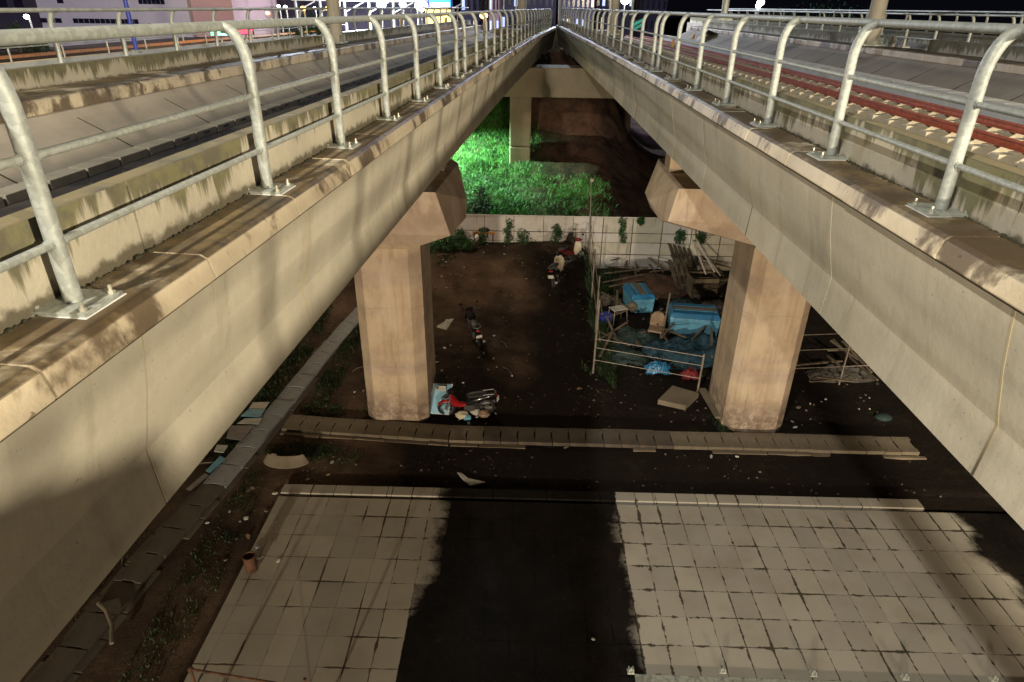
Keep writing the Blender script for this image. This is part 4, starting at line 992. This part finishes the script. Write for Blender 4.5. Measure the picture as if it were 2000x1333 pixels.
# footbridge the picture is taken from
fbr = thing('footbridge', 'short grey concrete footbridge spanning the gap between both viaducts', 'bridge', (0.1, -1.6, -1.2))
MB().box((0, 0, -.1), (4.1, 2.6, .25)).build('deck', M['fascia'], fbr, bevel=.01)
MB().box((0, 1.5, .18), (4.1, .12, .64)).build('parapet', M['fascia'], fbr, bevel=.01); MB().box((0, -1.5, .18), (4.1, .12, .64)).build('parapet', M['fascia'], fbr, bevel=.01)

# ---------------------------------------------------------------- masts, posts and cabinets on the decks
def mast(label, side, u, y, zb, r0, r1, h, mat, name='mast', group=None):
    p_ = dp(side, u, y, zb); root = thing(name, label, 'mast', p_, group=group)
    MB().tube([(0, 0, 0), (0, 0, h)], [r0, r1], 20).build('shaft', mat, root, smooth=True)
    MB().box((0, 0, .03), (r0*2.8, r0*2.8, .06)).build('foot', M['plate'], root, bevel=.01)
    for k in range(4): a = math.pi/4+k*math.pi/2; MB().box((r0*1.25*math.cos(a), r0*1.25*math.sin(a), .14), (.02, r0*.7, .2), a+math.pi/2).build('gusset', M['plate'], root)
    return root
M['mast'] = concrete('mast_finish', (.42, .38, .31), (.30, .27, .22), streak=.6, blot=.3, streakcol=(.16, .10, .06))
q = G(1702, 90, -1.0); mast('thick pale catenary mast on the far ledge of the right viaduct', 'R', 2.5-q.x-.0, q.y, -1.0, .25, .2, 9, M['mast'])
q = G(1198, 68, -1.2); mast('thick pale mast behind the right railing near the middle of the view', 'R', 2.5-q.x-.2, q.y, -1.2, .22, .18, 8, M['mast'])
q = G(690, 84, -1.05); p0 = dp('L', -5.3, 22.2, -1.05)
mast('grey catenary mast on the far ledge of the left viaduct', 'L', -5.25, 21.4, -1.08, .2, .17, 9, M['mast'])
mast('distant pale mast above the end of the left railing', 'L', -2.6, 52, -1.2, .3, .25, 8, M['mast'])
def pole(label, px, py, y, r, mat, h=9):
    b = AY(px, py, y); root = thing('pole', label, 'pole', b); MB().tube([(0, 0, 0), (0, 0, h)], r, 12).build('shaft', mat, root, smooth=True); MB().box((0, 0, .04), (r*4, r*4, .08)).build('foot', M['plate'], root); return root
pole('white pole at the end of the right railing where both viaducts meet', 1092, 52, 46.4, .09, M['white'])
pole('slim white pole just left of the thick mast on the right viaduct', 1188, 65, 30, .04, M['white'])
pole('slim grey pole behind the right railing, right of the thick mast', 1234, 30, 38, .06, M['galv_far'])
pole('grey leaning pole behind the right railing, before the dark sky', 1413, 40, 27, .13, M['galv_far'])
pole('blue pole standing before the pale hall on the left', 268, 104, 18.5, .055, M['bluepaint'])
pole('slim pole in the distance left of the viaduct meeting point', 984, 22, 48, .06, M['galv_far'])
pole('second slim pole in the distance left of the viaduct meeting point', 1008, 20, 50, .05, M['galv_far'])
cb = thing('equipment_hood', 'pale bent sheet hood standing on the right viaduct track beside the yellow posts', 'hood', tuple(G(1392, 88, -1.78)), R(-6)); 
m = MB(); m.add([(-.9, 0, 0), (-.35, 0, .75), (.55, 0, .45), (.75, 0, .3), (.6, 0, 0), (-.9, 1.2, 0), (-.35, 1.2, .75), (.55, 1.2, .45), (.75, 1.2, .3), (.6, 1.2, 0)], [(0, 1, 6, 5), (1, 2, 7, 6), (2, 3, 8, 7), (3, 4, 9, 8), (5, 6, 7, 8, 9)]); m.add([(-.86, .02, 0), (-.34, .02, .71), (.54, .02, .42), (.71, .02, .29), (.57, .02, 0), (-.86, 1.17, 0), (-.34, 1.17, .71), (.54, 1.17, .42), (.71, 1.17, .29), (.57, 1.17, 0)], [(0, 1, 6, 5), (1, 2, 7, 6), (2, 3, 8, 7), (3, 4, 9, 8)]); m.build('cover', M['trough'], cb)
MB().box((-.1, .9, .2), (1.0, .3, .38)).build('core', M['rubber'], cb)
for px, py, lab in ((1312, 96, 'yellow and red marker post beside the right track, nearer'), (1351, 86, 'yellow and red marker post against the pale hood')):
    r_ = thing('marker_post', lab, 'post', tuple(G(px, py, -1.78)), group='yellow marker posts'); m = MB(); m.tube([(0, 0, 0), (.05, 0, .4), (.12, 0, .5)], .07, 10); m.build('post', M['yellow'], r_, smooth=True); MB().box((.06, -.075, .35), (.1, .02, .18)).build('band', M['red'], r_)
gp = thing('mesh_screen', 'small green mesh screen standing on the right viaduct', 'screen', tuple(G(1243, 62, -1.78)))
for k in range(2): MB().box((0, 0, .3+k*.35), (1.1, .04, .2), Matrix.Rotation(R(-28), 3, 'Y')).build('strip', M['teal'], gp)
MB().box((0, .05, .45), (1.3, .03, .9)).build('backing', M['dark'], gp)

# ---------------------------------------------------------------- the city behind
def wallmat(name, a, s=.5): return concrete(name, a, tuple(x*.8 for x in a), streak=.2, blot=.1, sc=.08)
M['hall'] = wallmat('hall_wall', (.52, .52, .62)); M['pink'] = wallmat('pink_wall', (.50, .34, .36)); M['tower'] = wallmat('tower_wall', (.10, .09, .15)); M['tower2'] = wallmat('dark_tower_wall', (.035, .03, .06)); M['glass'] = plain('dark_glass', (.015, .013, .03), .15)
M['lit'] = glow('lit_window', (1, .72, .42), 1.2); M['litb'] = glow('lit_window_cool', (.55, .65, 1.0), 1.0); M['lampw'] = glow('lamp_glow', (.93, .96, 1), 30); M['lampo'] = glow('sodium_glow', (1, .40, .08), 14)
def bld(label, px0, px1, y, zb, h, depth, mat, wins=(), name='building', lit=0, grid=None):
    a = AY(px0, 40, y); b = AY(px1, 40, y); w = b.x-a.x; root = thing(name, label, 'building', ((a.x+b.x)/2, y, zb))
    MB().box((0, depth/2, h/2), (w, depth, h)).build('wall', mat, root, bevel=.0)
    MB().box((0, depth/2, h+.15), (w+.4, depth+.4, .3)).build('roof', M['tower2'], root)
    for (x0, z0, ww, hh, n) in wins:
        for i in range(n):
            cw = ww/n; f = MB().box((x0-w/2+cw*(i+.5), -.03, z0+hh/2), (cw*.82, .1, hh)).build('window', M['glass'], root)
    if grid:
        nx_, nz_, gw, gh = grid; rr = random.Random(len(label)); pw_ = {}
        for i in range(nx_):
            for j in range(nz_):
                c = ((i+.5)*w/nx_-w/2, -.04, (j+.5)*h/nz_); t_ = rr.random(); mt = 'lit' if t_ < lit else 'litb' if t_ < lit*1.6 else 'glass'
                if mt not in pw_: pw_[mt] = MB().box((0, 0, 0), (w/nx_*gw, .1, h/nz_*gh)).build('window', M[mt], root, loc=c)
                else: q_ = pw_[mt].copy(); COL.objects.link(q_); q_.parent = root; q_.location = c
    return root
bld('long pale lilac hall with a strip of dark windows at upper left', 66, 372, 52, -4.3, 12, 12, M['hall'], [(.5, 2.83, 1.6, .3, 3), (2.9, 2.83, 2.0, .3, 5), (4.9, 2.83, 1.1, .3, 3), (6.0, 2.83, 1.7, .3, 5), (8.3, 2.75, .8, .12, 2), (2.1, 4.1, .5, .5, 1), (8.0, 4.12, 1.9, .5, 6)])
bld('plain pinkish hall wall adjoining the lilac hall', 373, 458, 52.5, -4.3, 12, 12, M['pink'])
bld('dark building with a few lit windows at the top left corner', -60, 62, 51, -4.3, 14, 8, M['tower2'], grid=(4, 5, .5, .4), lit=.12)
bld('dark shop building with red lit signs beyond the pink wall', 459, 580, 62, -4, 12, 8, M['tower2'], grid=(7, 5, .6, .45), lit=.18)
bld('tall dim purple block left of the viaduct meeting point', 900, 955, 95, -6, 22, 10, M['tower'], grid=(5, 9, .5, .5), lit=.10)
bld('slim pinkish block between the dim towers', 955, 975, 90, -6, 20, 8, M['pink'], grid=(3, 8, .5, .5), lit=.15)
bld('dim blue-grey block behind the end of the left railing', 977, 1085, 100, -6, 24, 10, M['tower'], grid=(9, 9, .5, .5), lit=.12)
bld('dim purple apartment block right of the white pole', 1096, 1160, 92, -6, 24, 10, M['tower'], grid=(7, 9, .5, .5), lit=.2)
bld('dark blue block behind the thick mast on the right', 1161, 1235, 98, -6, 22, 10, M['tower2'], grid=(7, 8, .5, .5), lit=.12)
bld('nearly black block at the right edge of the city lights', 1236, 1300, 104, -6, 18, 10, M['tower2'], grid=(6, 7, .4, .4), lit=.06)
# open station hall with white canopy and floodlights
st = thing('station_canopy', 'bright open station canopy with a white roof beyond the left viaduct', 'canopy', tuple(AY(725, 30, 60)))
w0 = AY(580, 30, 60).x-st.location.x; w1 = AY(865, 30, 60).x-st.location.x
MB().box(((w0+w1)/2, 3, 1.1), (w1-w0, 8, .22)).build('roof', M['white'], st, bevel=.02)
MB().box(((w0+w1)/2, 7.5, -.8), (w1-w0, .3, 3.5)).build('back_wall', M['tower'], st)
for k in range(7):
    x = w0+(w1-w0)*k/6; MB().tube([(x, 0, -3.5), (x, 0, 1.0)], .12, 10).build('column', M['galv_far'], st, smooth=True)
    MB().bar((x, 0, .2), (x+1.6, 0, .95), .08, .08).build('brace', M['white'], st)
def flood(label, px, py, y, r, mat, watts=0, col=(1, 1, 1), grp='floodlights over the station', kind='floodlight'):
    c = AY(px, py, y); root = thing(kind, label, 'lamp', c, group=grp)
    MB().ball((0, -.1, 0), (r, r*.6, r*.7), 14, 8).build('lamp_head', mat, root, smooth=True)
    MB().tube([(0, .1, 0), (0, .15, -5 if watts else -3)], .05, 8).build('pole', M['galv_far'], root); return root
for i, (px, py, r, nm) in enumerate(((655, 8, .42, 'largest white floodlight left of the grey mast'), (745, 10, .36, 'white floodlight just right of the grey mast'), (787, 9, .26, 'small white floodlight between the two big ones'), (823, 12, .5, 'broad white floodlight beside the blue billboard'), (545, 12, .12, 'tiny white lamp left of the station canopy'), (558, 14, .14, 'second tiny white lamp near the canopy'), (615, 16, .12, 'tiny white lamp under the canopy edge'))): flood(nm, px, py, 56, r, M['lampw'])
for i, (px, py, r, nm) in enumerate(((869, 30, .16, 'orange street lamp left of the first railing gap'), (780, 32, .16, 'orange street lamp beside the canopy'), (945, 31, .22, 'brightest orange street lamp near the railing end'), (593, 17, .16, 'orange street lamp over the road'), (641, 17, .14, 'orange street lamp beneath the canopy'), (524, 26, .12, 'dim orange street lamp at the left of the road'))): flood(nm, px, py, 40, r, M['lampo'], 0, grp='orange street lamps', kind='street_lamp')
for px, py, y, r, nm in ((54, 33, 40, .16, 'round white lamp over the dark trees at the left'), (351, 51, 45, .12, 'white lamp before the pink wall'), (1221, 2, 60, .35, 'white street lamp above the right railing'), (1485, 5, 45, .22, 'white lamp against the black sky at the right'), (1480, 12, 45, .16, 'lower white lamp against the black sky at the right')): flood(nm, px, py, y, r, M['lampw'], 0, grp='white lamps in the distance', kind='street_lamp')
bbd = thing('billboard', 'blue and white lit billboard beside the broad floodlight', 'billboard', tuple(AY(860, 14, 58)))
MB().box((0, 0, .4), (1.9, .3, 2.6)).build('frame', M['bluepaint'], bbd); M['bb1'] = glow('billboard_blue', (.05, .25, 1), 3); M['bb2'] = glow('billboard_white', (.8, .9, 1), 4); M['bb3'] = glow('shop_yellow', (1, .80, .30), 2.2); M['bb4'] = glow('sign_red', (1, .05, .12), 3); M['bb5'] = glow('sign_green', (.25, 1, .6), 3)
MB().box((0, -.17, .5), (1.7, .05, 1.9)).build('screen', M['bb1'], bbd); MB().box((0, -.21, .15), (1.5, .05, .3)).build('panel', M['bb2'], bbd); MB().ball((.2, -.2, 1.0), (.28, .05, .28)).build('emblem', M['bb4'], bbd); MB().tube([(0, 0, -.9), (0, 0, -4)], .15, 10).build('post', M['galv_far'], bbd)
kio = thing('lit_kiosk', 'small yellow-lit kiosk front under the billboard', 'kiosk', tuple(AY(856, 38, 55))); MB().box((0, 1, 0), (2.1, 2, 1.6)).build('wall', M['tower'], kio); MB().box((0, -.03, .05), (1.9, .06, 1.2)).build('shop_front', M['bb3'], kio); MB().box((0, -.1, .8), (2.3, .5, .1)).build('awning', M['white'], kio); MB().box((0, 1, -2.2), (2.0, 1.9, 2.8)).build('base', M['tower'], kio)
for px, py, w, h, mt, lab in ((481, 15, .9, .35, 'bb4', 'red lit sign on the dark shop building'), (476, 26, .7, .35, 'litb', 'pale lit panel under the red sign'), (430, 66, 1.2, .25, 'bb5', 'green and white lit sign beyond the left railing'), (478, 61, 1.1, .4, 'bb4', 'red lit sign beyond the left railing post')):
    q = AY(px, py, 44 if py > 50 else 60); r_ = thing('lit_sign', lab, 'sign', q); MB().box((0, 0, 0), (w, .12, h)).build('case', M['tower2'], r_); MB().box((0, -.08, 0), (w*.92, .04, h*.8)).build('face', M[mt], r_)
    MB().tube([(0, .1, 0), (0, .1, -3)], .06, 8).build('post', M['galv_far'], r_)
# elevated road beyond the left viaduct with a painted light streak
rd = thing('road_viaduct', 'elevated road with a pale barrier, orange street light and a painted car light streak beyond the left viaduct', 'viaduct', (0, 0, 0))
def RP(u, y, z): return dp('L', u, y, z)
m = MB(); sweep(m, 'L', [(-16.5, -2.6), (-16.5, -2.3), (-27, -2.3), (-27, -2.6)], -5, 60); m.build('deck', M['road'] if 'road' in M else M['rubber'], rd)
m = MB(); sweep(m, 'L', [(-16.5, -2.3), (-16.5, -1.87), (-16.75, -1.87), (-16.75, -2.3)], -5, 60); m.build('barrier', M['trough'], rd)
m = MB(); sweep(m, 'L', [(-20.6, -2.12), (-20.6, -2.0), (-20.75, -2.0), (-20.75, -2.12)], -5, 60); m.build('light_streak_bar', M['orange'], rd)  # orange bar painted in for the streak of car lights
for k in range(18): b_ = RP(-16.6, 2+k*2.5, -1.87); MB().tube([b_, b_+Vector((0, 0, .45))], .03, 6).build('barrier_post', M['galv_far'], rd)
m = MB(); m.tube([RP(-16.6, -2+k*3, -1.42) for k in range(20)], .025, 6); m.build('barrier_rail', M['galv_far'], rd)
lamp('sodium_light', tuple(RP(-19, 22, 2)), (0, 0, 0), 900, (1, .62, .25), .2); lamp('sodium_light', tuple(RP(-19, 40, 2)), (0, 0, 0), 1400, (1, .62, .25), .2)
lamp('canopy_light', tuple(st.location+Vector((0, -2, -.6))), (0, 0, 0), 2500, (.85, .9, 1.0), .5)
lamp('hall_fill_light', (-26, 30, 4), (-38, 52, 0), 6000, (.80, .76, 1.0), .5, 100)  # unseen spot added to brighten the hall fronts
lamp('city_light', (3, 70, 6), (1, 95, 2), 6000, (.62, .52, 1.0), 1)
# dark trees
def tree(label, px, py, y, h, w, seed):
    b = AY(px, py, y); root = thing('tree', label, 'tree', (b.x, y, -7)); r_ = random.Random(seed); H = b.z+7
    t = MB(); t.tube([(0, 0, -2), (.1, 0, H*.5), (0, .1, H*.85)], [.25, .18, .08], 8)
    for k in range(6): a = r_.uniform(0, 6.28); t.tube([(0, 0, H*r_.uniform(.4, .7)), (w*.5*math.cos(a), w*.5*math.sin(a), H*r_.uniform(.75, .95))], [.07, .02], 6)
    t.build('trunk', M['stem'], root)
    m = MB(); cl = [(r_.uniform(-w, w)*.75, r_.uniform(-w, w)*.75, H-r_.uniform(.3, h), r_.uniform(.3, .6)*w*.6) for _ in range(16)]
    for _ in range(2600):
        c = cl[r_.randrange(len(cl))]; v = Vector((r_.gauss(0, 1), r_.gauss(0, 1), r_.gauss(0, .8))).normalized()*c[3]*r_.uniform(.5, 1.1); p_ = Vector(c[:3])+v; s = r_.uniform(.06, .14); q = Matrix.Rotation(r_.uniform(0, 6.28), 3, 'Z') @ Matrix.Rotation(r_.uniform(-1, 1), 3, 'X')
        m.add([p_+q @ Vector(a) for a in ((-s*.3, 0, 0), (0, s, 0), (s*.3, 0, 0), (0, -s, 0))], [(0, 1, 2, 3)])
    m.build('crown', M['leaf'], root)
tree('dark round tree at the top left corner below the lamp', 20, 45, 34, 2.2, 1.5, 1)
tree('dark leafy tree between the lamp and the lilac hall', 62, 50, 38, 2.6, 1.0, 2)
tree('small dim tree under the canopy lights', 575, 22, 50, 2.5, 1.6, 3)
tree('dim roadside tree left of the grey mast', 615, 28, 48, 1.8, 1.2, 4)
tree('black tree behind the outermost railing at the right', 1650, 8, 60, 5, 5, 5)
